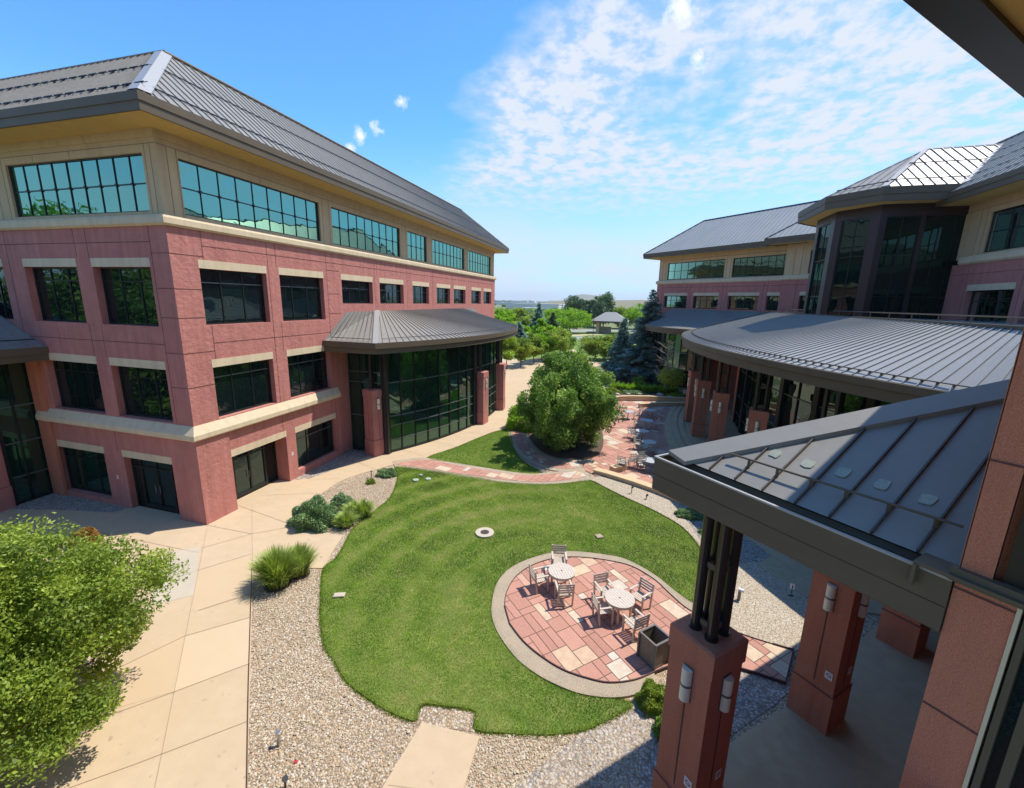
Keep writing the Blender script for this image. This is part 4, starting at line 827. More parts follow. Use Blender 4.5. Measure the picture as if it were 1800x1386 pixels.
# roofs: far wing, projecting bay, straight wing
eF=FWp(SE+1.5,1.5); 
eaves(EB,[FWp(SE+1.5,-12)[:2],eF[:2],FWp(4,1.5)[:2]],0,16.5,17.04,inner=-1.9)
b=MB(); zE=17.02; za=21.15
E0=FWp(SE+1.5,1.5,zE);R0=FWp(SE-3.6,-3.6,za);R1=FWp(-3,-3.6,za);E1_=FWp(-3,1.5,zE); E2_=FWp(SE+1.5,-14,zE);R2=FWp(SE-3.6,-9,za)
up=Vector((q2,q2,.8)); roof_face(b,[E0,E1_,R1,R0],up,.5); roof_face(b,[E0,R0,R2,E2_],(q2,-q2,.8),.5); b.face(R0,R1,FWp(-3,-9,za),R2); b.face(R2,FWp(-3,-9,za),FWp(-3,-14,zE),E2_)
roof_face(b,[(16.75,17,zE),(16.75,47,zE),(21.85,50,za),(21.85,17,za)],(1,0,.8),.5); b.face((21.85,17,za),(21.85,50,za),(27,50,za),(27,17,za)); b.face((27,17,za),(27,50,za),(34,50,zE),(34,17,zE))
# cross gable-hip over the projecting bay
pe0=FWp(7.3,2.9,17.02);pe1=FWp(-2,2.9,17.02);pr0=FWp(3.2,-1.2,20.3);pr1=FWp(-2,-1.2,20.3)
roof_face(b,[pe0,pe1,pr1,pr0],up,.5); roof_face(b,[pe0,pr0,FWp(3.2,-3.0,20.3),FWp(7.3,-.3,17.9)],(q2,-q2,.8),.5)
rf=b.build('roof',ROOF2,EB)
b=MB(); b.tube(E0,R0,.10,n=6); b.tube(R0,R1,.10,n=6); b.tube(pe0,pr0,.08,n=6); b.tube((21.85,17,za),(21.85,50,za),.1,n=6); b.build('ridge_cap',BRONZE2,rf)
eaves(EB,[FWp(7.3,.8)[:2],FWp(7.3,2.9)[:2],FWp(-2,2.9)[:2]],0,16.5,17.04,inner=-2.2)
eaves(EB,[(16.75,33.5),(16.75,16)],0,16.5,17.04,inner=-1.9)
b=MB()
for off in (.5,1.3,2.4,3.6):
    b=MB()
    for k in range(36):
        b.obox((16.75+off,18+k*.5-.01,17.02+off*.8+.06),(0,.52,0),(.02,0,0),(0,0,.02))
        if (k*7+int(off*3))%3: b.obox((16.75+off,18+k*.5,17.02+off*.8+.06),(0,.36,0),(.05,0,.04),(0,0,.06))
    b.build('snow_guard',CAP,rf)
# stair tower
TP=[(XE,40.8),(14.3,40.8),(12.4,38.9),(12.4,35.6),(14.1,33.6),(XE+.6,33.6)]
b=MB()
def tface(p,q,openings,name='tower_wall'):
    d=Vector((q[0]-p[0],q[1]-p[1],0)); L_=d.length; d.normalize(); n=(-d.y,d.x) if False else (d.y,-d.x)
    w_=facade(EB,name,p,(d.x,d.y),n,0,L_,0,16.8,openings,.16,BROWN,joints_s=[],joints_z=[(z,0,L_) for z in (8.6,10.9,13.2,15.4,16.35)],jm=BRONZE2,jw=.03)
    return p,(d.x,d.y),n
for p,q,op in ((TP[4],TP[5],[(.35,2.15,5,16.05),(2.35,4.75,5,16.05)]),(TP[3],TP[4],[(.45,2.1,5,16.1)]),(TP[2],TP[3],[(.5,2.6,5,16.2)]),(TP[1],TP[2],[]),(TP[0],TP[1],[])):
    O,D,n=tface(p,q,op)
    for k,(a,c,z0,z1) in enumerate(op): window(EB,O=O,D=D,Nn=n,s0=a,s1=c,z0=z0,z1=z1,depth=.14,cols=2 if k==0 else 3,rows=[(z-z0)/(z1-z0) for z in (8.3,9.2,11.2,13.75)],gl=GLASSD,fw=.06)
tz=17.5; te=[(18.0,41.9),(13.5,41.9),(11.35,39.7),(11.35,34.65),(13.5,32.4),(17.3,32.4)]; ap=(17.4,37.1,20.7); apR=(21.35,37.1,20.72)
eaves(EB,te,0,16.75,17.5,inner=-1.5)
b=MB(); T=[(x,y,tz) for x,y in te]
roof_face(b,[T[4],T[5],apR,ap],(0,1,.6),.55,h=.06); roof_face(b,[T[3],T[4],ap],(1,1,.6),.5,h=.06); roof_face(b,[T[2],T[3],ap],(1,0,.6),.5,h=.06); roof_face(b,[T[1],T[2],ap],(1,-1,.6),.5); roof_face(b,[T[0],T[1],ap,apR],(0,-1,.6),.55)
tr=b.build('tower_roof',ROOF,EB)
b=MB(); strip3(b,T[4],ap,.30,.06); strip3(b,T[3],ap,.14,.05); strip3(b,T[5],apR,.30,.06); b.tube(ap,apR,.07,n=6); b.build('hip_cap',CAP,tr)
b=MB()
for f_,g_ in ((.12,.12),(.55,.55)):
    p=Vector(T[4]).lerp(Vector(ap),f_); q=Vector(T[5]).lerp(Vector(apR),g_); b.tube(p+Vector((0,0,.13)),q+Vector((0,0,.13)),.03,n=6)
p=Vector(T[3]).lerp(Vector(ap),.1); q=Vector(T[4]).lerp(Vector(ap),.1); b.tube(p+Vector((0,0,.1)),q+Vector((0,0,.1)),.03,n=6); b.build('snow_guard',BRONZE2,tr)
# bow canopy at the foot of the far wing
n_=40; aw=[]
for k in range(n_+1):
    s=22.3-(22.3-4)*k/n_; off=7.0-((s-13)/9.3)**2*3.8; aw.append(FWp(s,off)[:2])
rg=[FWp(20.3-(20.3-6)*k/n_,.0)[:2] for k in range(n_+1)]
b=bow(EB,aw,7.72,rg,9.85,[]); b.face((*aw[0],7.72),(*rg[0],9.85),FWp(22.3,0,7.72)); br=b.build('bay_roof',ROOFC,EB)
f=MB(); profile_run(f,[FWp(22.3,0)[:2]]+aw,[(-.5,7.12),(0,7.12),(.0,7.42),(.08,7.45),(.08,7.80),(-.5,7.70)]); f.build('bay_fascia',BRONZE,EB)
s=MB(); s.face(*[(x,y,7.14) for x,y in [FWp(22.3,0)[:2]]+aw+[FWp(4,0)[:2]]]); s.build('bay_soffit',BRONZE2,EB)
cw=[FWp(s,5.2-((s-13)/9.3)**2*3.2)[:2] for s in np.linspace(20.6,11,16)]
curtain(EB,[FWp(20.6,0)[:2]]+cw,2.9,7.14,12,[4.9],wide=(2,6))
# long canopy
LY=37.5; lx=lambda y: 3.9+(38-math.sqrt(38*38-(y-LY)**2))
ly=np.linspace(51.2,13.0,96); le=[(lx(y),y) for y in ly]
def ryf(y):
    if y>44: return 44+(y-44)/(51.2-44)*2.8
    return y+max(0,(30-y))*.10
lr=[(12.25,ryf(y)) for y in ly]
b=bow(EB,le,7.75,lr,9.88,[],rib=1); b.face((*le[0],7.75),(*lr[0],9.88),(18,46.8,9.88),(18,51.5,7.75)); b.face((12.25,46.8,9.88),(12.25,13,9.88),(XE,13,9.86),(XE,46.8,9.86)); lc=b.build('canopy_roof',ROOFL,EB)
b=MB(); b.obox((12.15,13,9.86),(.22,0,0),(0,33.9,0),(0,0,.10)); strip3(b,(*le[0],7.78),(*lr[0],9.92),.3,.08); b.build('ridge_cap',BRONZE,lc)
b=MB(); b.tube((13.0,14,10.22),(13.0,46,10.22),.035,n=6)
for k in range(17): b.tube((13.0,14+k*2,9.86),(13.0,14+k*2,10.22),.025,n=5)
b.build('guard_rail',BRONZE,lc)
b=MB(); pts=[Vector((*le[i],7.75)).lerp(Vector((*lr[i],9.88)),.09) for i in range(len(le))]
for i in range(len(pts)-1):
    b.tube(pts[i]+Vector((0,0,.11)),pts[i+1]+Vector((0,0,.11)),.022,n=5)
    b.cbox(pts[i],.028,.028,pts[i].z+.02,pts[i].z+.13,0)
b.build('snow_guard',SEAT if False else BRONZE,lc)
f=MB(); lpath=[(18,51.9)]+[(x,y+.4 if i==0 else y) for i,(x,y) in enumerate(le)]
profile_run(f,lpath,[(-.6,7.10),(0,7.10),(0,7.50),(.10,7.54),(.10,7.82),(.05,7.86),(-.06,7.74),(-.6,7.70)]); f.build('canopy_fascia',BRONZE,EB)
s=MB(); s.face(*[(x,y,7.13) for x,y in lpath+[(18,13)]]); s.build('canopy_soffit',BRONZE2,EB)
for (x,y),a in (((5.45,40.9),.12),((5.5,36.3),.02),((5.98,31.5),-.14),((7.2,26.8),-.3),((9.0,22.6),-.42)):
    pillar(EB,(x,y),.5,4.65,a+math.pi,lamps=(0,1),posts=(.10,.24,7.15),mt=REDS,lamp_h=.75)
for x,y in ((9.1,47.8),(9.9,43.0)):
    b=MB(); b.cbox((x,y),.5,.5,0,7.12,.1); o=b.build('column',REDS,EB); sconce(o,Vector((x-.5,y,0)),Vector((-1,0,0)),Vector((0,1,0)),6.2,.7); sconce(o,Vector((x,y-.5,0)),Vector((0,-1,0)),Vector((1,0,0)),6.2,.7)
gl_=[(lx(y)+5.2,y) for y in np.linspace(42,15,24)]
curtain(EB,gl_,.06,7.12,16,[1.1,2.6,4.9],gl=GLASS,wide=(0,2,4,6,8,10,12,14,16))
# ================================================================== NEAR WING (the building the photograph is taken from)
NB=empty('office_building',(3.25,4.85,0),label='shaded building wing at the right edge with red pier, canopy and overhanging eave',cat='building')
uv=lambda u,v,z=0: ((u-v)/2,(u+v)/2,z)   # u = x+y along the wing, v = y-x out towards the courtyard
E1=uv(8.1,1.60); Dp=Vector((q2,-q2,0)); Np=(-q2,-q2)
pd=dict(O=E1[:2],D=(q2,-q2),Nn=Np)
facade(NB,'pier_wall',s0=0,s1=.415,z0=0,z1=7.86,ops=[],depth=.3,mt=REDS,joints_z=[(z,0,.415) for z in (7.72,6.34,4.9,3.4)],jm=JOINT,jw=.02,**pd)
facade(NB,'pier_wall',s0=0.01,s1=.225,z0=7.9,z1=17,ops=[],depth=.3,mt=REDS,joints_z=[(z,0.01,.225) for z in (9.06,10.5)],jm=JOINT,jw=.02,**pd)
b=MB(); b.obox(Vector(E1)+Vector((0,0,0)),Vector((q2,q2,0))*4,Vector((-q2,q2,0))*.004,(0,0,17)); b.obox(Vector(uv(8.3,1.3,7.88)),Vector((q2,-q2,0))*1.2,Vector((q2,q2,0))*.6,(0,0,9.2)); b.build('pier_side',REDS,NB)
b=MB(); b.obox(Vector(uv(8.16,1.2,7.9)),Dp*.5,Vector((q2,q2,0))*.3,(0,0,9.1)); b.build('dark_reveal',BRONZE2,NB)
b=MB(); b.obox(Vector(uv(7.92,2.02,7.84)),Dp*.78,Vector((q2,q2,0))*.30,(0,0,.035)); b.obox(Vector(uv(8.0,1.66,7.80)),Dp*.5,Vector((q2,q2,0))*.10,(0,0,.14)); b.obox(Vector(uv(7.90,2.02,7.60)),Dp*.03,Vector((q2,q2,0))*.25,(0,0,.25)); b.build('flashing',BRONZE,NB)
b=MB(); b.obox(Vector(uv(8.08,1.01,0)),Dp*.03,Vector((q2,q2,0))*.3,(0,0,7.86)); b.build('window_trim',CREAM,NB)
b=MB()
for k,wd in ((.05,.05),(.19,.07),(.42,.06)): b.obox(Vector(uv(8.1,1.01,0))+Dp*k,Dp*wd,Vector((q2,q2,0))*.2,(0,0,7.84))
wfm=b.build('window_frame',BRONZE,NB)
b=MB(); b.obox(Vector(uv(8.25,1.01,0))+Dp*.04,Dp*1.2,Vector((q2,q2,0))*.02,(0,0,7.82)); b.build('pane',GLASS,wfm)
# body of the wing (casts the shade), eave over the photographer
b=MB(); b.prism([uv(8.5,1.0)[:2],uv(36,1.0)[:2],uv(36,-18)[:2],uv(8.5,-18)[:2]],-.05,13.1); b.build('wall',RED,NB)
b=MB(); b.prism([uv(8.5,1.45)[:2],uv(34,1.45)[:2],uv(34,1.01)[:2],uv(8.5,1.01)[:2]],7.2,13.05); b.build('wall',RED,NB)
eaves(NB,[uv(36,3.26)[:2],uv(-40,3.26)[:2]],0,13.23,13.8,inner=-2.3)
b=MB(); b.obox(uv(-40,3.28,13.17),Vector(uv(76,0,0)),Vector(uv(0,-.50,0)),(0,0,.10)); b.build('fascia',BRONZE2,NB)
b=MB(); roof_face(b,[uv(-40,3.26,13.76),uv(36,3.26,13.76),uv(36,-4,17.6),uv(-40,-4,17.6)],(.7,-.7,.8),.5); b.build('roof',ROOF,NB)
nw=dict(O=(0.5-.5-.5,.5),D=(q2,q2),Nn=(-q2,q2)); NOP=[(-27+k*4.4,-23.6+k*4.4,z,z+2.45) for k in range(6) for z in (.6,4.75,9.05)]
facade(NB,'wall',s0=-28,s1=-.85,z0=0,z1=13.1,ops=NOP,depth=.35,mt=RED,**nw); facade(NB,'wall',s0=-.85,s1=5.7,z0=0,z1=5.5,ops=[],depth=.35,mt=RED,**nw)
for a,c,z0,z1 in NOP: window(NB,s0=a,s1=c,z0=z0,z1=z1,depth=.33,cols=3,rows=[.76],gl=GLASS,lintel=.36,**nw)
# entrance canopy roof
cp=lambda x,y,l=0:(x,y,7.8+.36*(x+y-8.15)+l); CV=7.55
b=MB(); P1=[cp(.75,CV),cp(3.35,4.95),cp(5.95,CV)]
b.face(*P1); rb=MB(); n1_=Vector((-.36,-.36,1)).normalized()
for v in (6.15,5.70,5.09,4.50,3.88,3.30,2.69,2.1):
    p=Vector(cp(*uv(8.3,v)[:2])); uh=2*CV-v; q=Vector(cp(*uv(uh-.5,v)[:2])); d=q-p; t=Vector((q2,-q2,0)).cross(Vector((0,0,1))); sd=Vector((q2,-q2,0))*.020
    rb.obox(p-sd/2,d,sd,n1_*.042)
z2_=lambda v: 7.854+.36*(6.8-v)
roof_face(b,[(.75,CV,z2_(6.8)),(5.95,CV,z2_(1.6)),uv(31,1.6,z2_(1.6)),uv(31,6.8,z2_(6.8))],(q2,-q2,.5),.43)
nc=b.build('entrance_canopy_roof',ROOFN,NB)
rb.build('standing_seam',RIBM,nc); b=MB(); 
for y0,y1,l in ((CV+.02,CV-.34,.075),):
    P_=[Vector(cp(.72,y0,l)),Vector(cp(5.95,y0,l)),Vector(cp(5.95,y1,l)),Vector(cp(.95,y1,l))]; b.face(*P_); dn=Vector((0,0,-.07)); b.face(P_[3],P_[2],P_[2]+dn,P_[3]+dn); b.face(P_[0],P_[3],P_[3]+dn,P_[0]+dn)
b.build('hip_cap',ROOFN,nc)
b=MB(); b.tube(cp(1.60,7.10,.13),cp(3.50,5.31,.13),.017,n=8)
for v in (5.09,4.50,3.88,3.30,2.69,2.1):
    t=(v-5.5)/(1.81-5.5); p=Vector(cp(1.60+1.9*t,7.10-1.79*t,.0)); b.obox(p-Vector((.016,.016,0)),(.032,0,0),(0,.032,0),(0,0,.13))
b.build('snow_bar',BRONZE,nc)
PADM=mat('glue_pad',(.33,.34,.24),.35,var=(30,(.22,.24,.18),.8),coat=.4)
for x,y in ((2.2,7.08),(2.53,6.75),(2.85,6.48),(3.16,6.17),(3.46,5.85)):
    b=MB(); c=Vector(cp(x,y,.004)); a1=Vector((q2,-q2,0))*.075; a2=Vector((q2,q2,.36*1.414)).normalized()*.09
    r=random.Random(int(x*100)); K=12; ring_=[c+a1*math.copysign(abs(math.cos(2*math.pi*k/K))**.5,math.cos(2*math.pi*k/K))*r.uniform(.85,1.1)+a2*math.copysign(abs(math.sin(2*math.pi*k/K))**.5,math.sin(2*math.pi*k/K))*r.uniform(.85,1.1) for k in range(K)]
    top=[p+n1_*.012 for p in ring_]; b.face(*top)
    for k in range(K): b.face(ring_[k],ring_[(k+1)%K],top[(k+1)%K],top[k])
    b.build('snow_pad',PADM,nc)
gpath=[uv(29,7.05)[:2],uv(8.05,7.05)[:2],uv(8.05,1.62)[:2]]
f=MB(); profile_run(f,gpath,[(-.02,7.18),(0,7.20),(0,7.78),(-.025,7.78),(-.025,7.60),(-.20,7.60),(-.20,7.74),(-.26,7.80),(-.7,7.80),(-.7,7.18)]); gt=f.build('canopy_gutter',BRONZE,NB)
f=MB(); profile_run(f,gpath,[(-.035,7.775),(.008,7.775),(.008,7.80),(-.035,7.80)]); f.build('gutter_lip',CAP,gt)
f=MB(); profile_run(f,gpath,[(-.002,7.47),(.003,7.47),(.003,7.48),(-.002,7.48)]); f.build('gutter_joint',BRONZE2,gt)
s=MB(); s.face(*[(x,y,7.2) for x,y in (uv(29,6.9)[:2],uv(8.2,6.9)[:2],uv(8.2,1.62)[:2],uv(29,1.62)[:2])]); s.build('canopy_soffit',BRONZE2,NB)
for k in range(5):
    u0=9.25+7.15*k; c=uv(u0,5.8)[:2]
    o=pillar(NB,c,.47,4.6,R_(45),lamps=(2,3) if k<3 else (2,),posts=(.092,.165,7.2),mt=REDS,lamp_h=.66)
    cc=Vector((c[0],c[1],0)); nn=Vector((-q2,-q2,0)); tt=Vector((q2,-q2,0))
    sign_plate(o,cc+nn*.445+tt*(.28)+Vector((0,0,1.55)),(-q2,-q2,0)); sign_plate(o,cc+tt*.445+nn*(-.2)+Vector((0,0,1.55)),(q2,-q2,0))
# ================================================================== seat walls, planter bed
def wall_run(name,pts,w_,h,label,cat='low wall',mt=SEAT,z=0.03,group=None):
    t=empty(name,(*pts[0],z),label=label,cat=cat,group=group); b=MB(); c=MB()
    profile_run(b,pts,[(-w_/2+.04,z),(w_/2-.04,z),(w_/2-.04,z+h-.07),(-w_/2+.04,z+h-.07)]); profile_run(c,pts,[(-w_/2,z+h-.07),(w_/2,z+h-.07),(w_/2,z+h),(-w_/2,z+h)])
    b.build('wall_body',mt,t); c.build('coping',SEAT,t); return t
wall_run('seat_wall',[(-1.75,25.75),(-.9,25.45),(.6,24.75),(1.9,24.0),(3.3,23.0)],.55,.24,'tan stone seat wall between the fine gravel bed and the near end of the cafe plaza')
wall_run('seat_wall',[(-.75,26.15),(.05,26.9)],.5,.34,'short stub of tan stone wall turned toward the cafe chairs')
wall_run('seat_wall',[(2.1,25.2),(2.7,24.6)],.4,.34,'second short tan wall stub, right of the nearest cafe chairs')
wall_run('retaining_wall',[(-2.2,45.2),(-1.35,46.8),(-.2,47.5),(2.0,48.3),(6.4,48.9)],.45,.55,'curved tan retaining wall holding the planting bed behind the cafe plaza')
wall_run('seat_wall',[(.95,44.6),(3.0,46.0),(5.6,47.0)],.4,.42,'tan bench-height wall just behind the farthest cafe tables')
sheet('planting_bed',[(-2.2,45.6),(-1.35,47.0),(0,47.8),(2,48.6),(6.4,49.1),(7.2,50.5),(5.2,53.5),(2.5,55.6),(-1.5,56),(-3.2,51),(-3,47)],.40,MULCH,th=.4)
sheet('soil_bed',[(-3,56),(4,55.5),(6,58),(3.5,64),(-4,68),(-7,62)],.02,MULCH)
# ================================================================== outdoor furniture
def make_teak_chair():
    t=empty('patio_chair',(0,0,0),label='x',cat='chair',group='wooden armchairs on the round patio')
    for sx in (-1,1):
        for y,h in ((.22,.64),(-.22,.92)):
            b=MB(); b.box(sx*.26-.025,sx*.26+.025,y-.025,y+.025,0,h) if y>0 else b.obox((sx*.26-.025,y-.03,0),(.05,0,0),(0,.05,0),(0,-.09,h)); b.build('leg',WOOD,t)
        b=MB(); b.box(sx*.26-.035,sx*.26+.035,-.27,.27,.64,.665); b.build('armrest',WOOD,t)
    b=MB()
    for k in range(6): b.box(-.235,.235,-.21+k*.077,-.21+k*.077+.062,.42,.44)
    b.box(-.235,.235,.20,.225,.36,.42); b.box(-.235,.235,-.225,-.20,.36,.42); b.build('seat',WOOD,t)
    b=MB()
    for k in range(4): z=.54+k*.10; b.obox((-.235,-.255-z*.075,z),(.47,0,0),(0,.018,0),(0,-.006,.065))
    b.build('backrest',WOOD,t); return t
def make_teak_table():
    t=empty('patio_table',(0,0,0),label='x',cat='table',group='round wooden tables on the round patio'); r=.49; b=MB()
    n=10; wd=2*r/n
    for k in range(n):
        x=-r+k*wd+.004; x2=x+wd-.008; pts=[]
        K=5
        for i in range(K+1): xx=x+(x2-x)*i/K; pts.append((xx,-math.sqrt(max(r*r-xx*xx,0))))
        for i in range(K+1): xx=x2-(x2-x)*i/K; pts.append((xx,math.sqrt(max(r*r-xx*xx,0))))
        b.prism(pts,.705,.73)
    b.build('tabletop',WOODT,t); b=MB(); N_=28
    for k in range(N_):
        a,c=2*math.pi*k/N_,2*math.pi*(k+1)/N_; P=lambda a,q: (q*math.cos(a),q*math.sin(a))
        b.prism([P(a,r-.06),P(a,r-.01),P(c,r-.01),P(c,r-.06)],.63,.704)
    b.build('apron',WOOD,t)
    for sx in (-1,1):
        for sy in (-1,1): b=MB(); b.box(sx*.27-.03,sx*.27+.03,sy*.27-.03,sy*.27+.03,0,.63); b.build('leg',WOOD,t)
    b=MB(); b.disc((0,0),.03,.7302,.736,12); b.build('umbrella_cap',FRAME,t); return t
PZ=.067
T1=G(*e5(595,318),.73+PZ)[:2]; T2=G(*e5(1037,525),.73+PZ)[:2]
tt_=make_teak_table(); km=kidmap(tt_); place(tt_,km,(*T1,PZ),.5,'round slatted wooden table with three chairs, farther from the planter box',True); place(tt_,km,(*T2,PZ),.75,'round slatted wooden table with four chairs, nearest the planter box',False)
ch=make_teak_chair(); km=kidmap(ch)
for i,((ex,ey_),T,lb) in enumerate((((428,372),T1,'weathered wooden armchair on the left side of the three-chair table, angled away'),((575,240),T1,'weathered wooden armchair tucked behind the three-chair table, against the curb'),((612,470),T1,'weathered wooden armchair in front of the three-chair table, its back to the viewer'),((922,468),T2,'weathered wooden armchair behind and left of the four-chair table'),((1195,510),T2,'weathered wooden armchair right of the four-chair table'),((912,605),T2,'weathered wooden armchair front-left of the four-chair table, facing away'),((1150,715),T2,'weathered wooden armchair in front of the four-chair table, closest to the planter box'))):
    p=G(*e5(ex,ey_),.44+PZ); a=math.atan2(T[1]-p[1],T[0]-p[0])-math.pi/2
    place(ch,km,(p[0],p[1],PZ),a+[.35,0,.1,-.1,.1,-.05,.1][i],lb,i==0)
# planter box
pb_=empty('planter_box',(1.27,11.62,PZ),R_(45),label='square wooden planter box, empty and dark inside, at the patio edge',cat='planter'); Hh=.84; s_=.31
def pbl(f,name,mt): b=MB(); f(b); 
def local(b,name,mt,par):
    me=bpy.data.meshes.new(name); me.from_pydata(b.v,[],b.f); me.materials.append(mt); o=bpy.data.objects.new(name,me); COL.objects.link(o); o.parent=par; return o
for k in range(4):
    b=MB(); a=k*math.pi/2; n=Vector((math.cos(a),math.sin(a),0)); t=Vector((-n.y,n.x,0)); W_=.56/6
    for i in range(6): b.obox(n*(s_-.03)-t*.28+t*(i*W_+.003)+Vector((0,0,.06)),n*.02,t*(W_-.006),(0,0,Hh-.12))
    local(b,'side_panel',PLANK,pb_)
    b=MB(); b.obox(n*(s_-.035)-t*(s_+.012)+Vector((0,0,Hh-.05)),n*.06,t*(2*s_+.024)*1.0,(0,0,.05+.001*k)); local(b,'rim',DARKWOOD,pb_)
    b=MB(); b.cbox((n*s_+t*s_)*1.0,.03,.03,0,Hh-.05,0); local(b,'corner_post',DARKWOOD,pb_)
    b=MB(); b.obox(n*(s_-.03)-t*.28+Vector((0,0,.0)),n*.03,t*.56,(0,0,.06)); local(b,'bottom_rail',DARKWOOD,pb_)
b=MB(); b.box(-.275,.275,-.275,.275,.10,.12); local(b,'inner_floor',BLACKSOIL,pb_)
# metal cafe furniture
def make_cafe_chair():
    t=empty('cafe_chair',(0,0,0),label='x',cat='chair',group='pale metal cafe chairs on the plaza')
    for sx in (-1,1):
        b=MB(); b.tube((sx*.24,.22,0),(sx*.24,.20,.64),.017,n=6); b.build('leg',METALT,t); b=MB(); b.tube((sx*.24,-.24,0),(sx*.24,-.20,.45),.017,n=6); b.tube((sx*.24,-.20,.45),(sx*.23,-.30,.95),.017,n=6); b.build('leg',METALT,t)
        b=MB(); b.box(sx*.24-.025,sx*.24+.025,-.24,.24,.635,.66); b.build('armrest',METALT,t)
    b=MB(); b.box(-.23,.23,-.20,.22,.42,.45); b.build('seat',METALT,t); b=MB()
    for k in range(4): z=.54+k*.11; b.obox((-.23,-.215-(z-.45)*.2,z),(.46,0,0),(0,.02,0),(0,-.01,.05))
    b.build('backrest',METALT,t); return t
def make_cafe_table(square=False):
    t=empty('cafe_table',(0,0,0),label='x',cat='table',group='pale cafe tables on the plaza'); b=MB()
    (b.box(-.5,.5,-.5,.5,.70,.73) if square else b.disc((0,0),.5,.70,.73,28)); b.build('tabletop',METALTOP,t)
    b=MB(); b.tube((0,0,.04),(0,0,.70),.04,n=8); b.build('pedestal',METALT,t); b=MB(); b.disc((0,0),.26,0,.04,18); b.build('base_plate',METALT,t); return t
rt=make_cafe_table(); km=kidmap(rt); sq=make_cafe_table(True)
cafe=[((-.05,39.5),'pale round cafe table nearest the leafy tree, in the sun'),((1.98,40.8),'pale round cafe table at the far end of the row by the bench wall'),((1.12,33.6),'pale round cafe table half in sun, in front of the square one'),((1.57,30.9),'pale round cafe table in the canopy shade, second from the near end'),((1.62,27.05),'pale round cafe table at the near end, partly behind the canopy gutter')]
for i,(p,lb) in enumerate(cafe): place(rt,km,(*p,.045),0,lb,i==0)
sq.location=(1.51,36.9,.045); sq['label']='pale square cafe table between the round ones of the plaza row'; sq.rotation_euler.z=.1
cc_=make_cafe_chair(); km=kidmap(cc_); first=True
where=['sunlit side','far side','canopy side','near side']
tn=['table nearest the leafy tree','far-end table by the bench wall','half-sunlit table','shaded table second from the near end','near-end table by the gutter']
for (p,_),nm,angs in list(zip(cafe,tn,((200,20),(150,20,90),(170,230),(165,60,290),(165,120,60))))+[((( 1.51,36.9),''),'square table',(185,250,20))]:
    for j,a in enumerate(angs):
        a=R_(a); d=.78; q=(p[0]+d*math.cos(a),p[1]+d*math.sin(a)); place(cc_,km,(*q,.045),math.atan2(p[1]-q[1],p[0]-q[0])-math.pi/2+random.uniform(-.2,.2),'pale metal cafe chair at the %s, its %s seat'%(nm,['leftmost','second','third'][j]),first); first=False
# two chairs with their backs to the camera, near the tree
for x,y,lb in ((-.10,26.7,'pale metal cafe chair at the near plaza end, beside the wall stub'),(.55,27.35,'pale metal cafe chair with its tall back to the viewer, left of a matching pair'),(1.05,27.15,'pale metal cafe chair with its tall back to the viewer, right of a matching pair')): place(cc_,km,(x,y,.045),random.uniform(-.15,.15)-(.4 if x<0 else 0),lb,False,1.08)
# litter bin / stone box under the far wing
b=MB(); bn_=empty('waste_bin',(6.3,51.6,.06),label='pale square waste bin standing in the shade by the far wing',cat='bin'); b.cbox((6.3,51.6),.38,.38,.06,1.0,.3); b.build('body',LAMP,bn_); b=MB(); b.cbox((6.3,51.6),.41,.41,1.001,1.10,.3); b.cbox((6.3,51.6),.2,.2,1.10,1.14,.3); b.build('lid',LAMPF,bn_)
# ================================================================== small things in the lawn and gravel
mh=empty('drain_cover',(*G(852,940)[:2],.05),label='round drain grate in a pale concrete ring set in the lawn',cat='drain')
x,y=G(852,940)[:2]; b=MB(); N_=36
for k in range(N_):
    a,c=2*math.pi*k/N_,2*math.pi*(k+1)/N_; P=lambda a,q:(x+q*math.cos(a),y+q*math.sin(a)); b.prism([P(a,.2),P(a,.42),P(c,.42),P(c,.2)],.05,.125)
b.build('concrete_ring',mat('pale_ring_concrete',(.50,.43,.34),.9,bump=(60,.3,3,.01)),mh)
b=MB(); b.disc((x,y),.2,.05,.085,24); b.build('grate_well',BLACKSOIL,mh); b=MB()
for k in range(-4,5): h=math.sqrt(.19**2-(k*.042)**2); b.box(x+k*.042-.012,x+k*.042+.012,y-h,y+h,.09,.12)
b.build('grate',mat('iron_grate',(.14,.11,.10),.6,metal=.5),mh)
LID=mat('valve_lid_grey_green',(.40,.45,.38),.7)
for (px,py,r_,lb) in ((731,847,.16,'pale oval valve lid in the lawn, left of a close trio'),(753,845,.15,'pale oval valve lid in the lawn, right of a close trio'),(740,838,.09,'small round valve lid at the back of the trio in the lawn')):
    x,y=G(px,py)[:2]; v=empty('valve_lid',(x,y,.05),label=lb,cat='valve lid',group='valve lids in the lawn'); b=MB(); b.disc((x,y),r_,.05,.13,20); b.build('lid',LID,v); b=MB(); b.box(x-.03,x+.03,y-.012,y+.012,.13,.134); b.build('handle',FRAME,v)
def lidbox(px,py,w_,l_,a,label,mt):
    x,y=G(px,py)[:2]; v=empty('utility_box',(x,y,.05),label=label,cat='utility box'); b=MB(); b.cbox((x,y),w_,l_,.04,.105,a); b.build('box_frame',mt,v); b=MB(); b.cbox((x,y),w_*.8,l_*.8,.106,.114,a); b.build('lid',mt,v)
lidbox(1053,946,.15,.15,.6,'small square concrete box in the lawn above the round patio',CURB); lidbox(597,1050,.19,.11,.4,'pale rectangular irrigation box near the left edge of the lawn',CONCP)
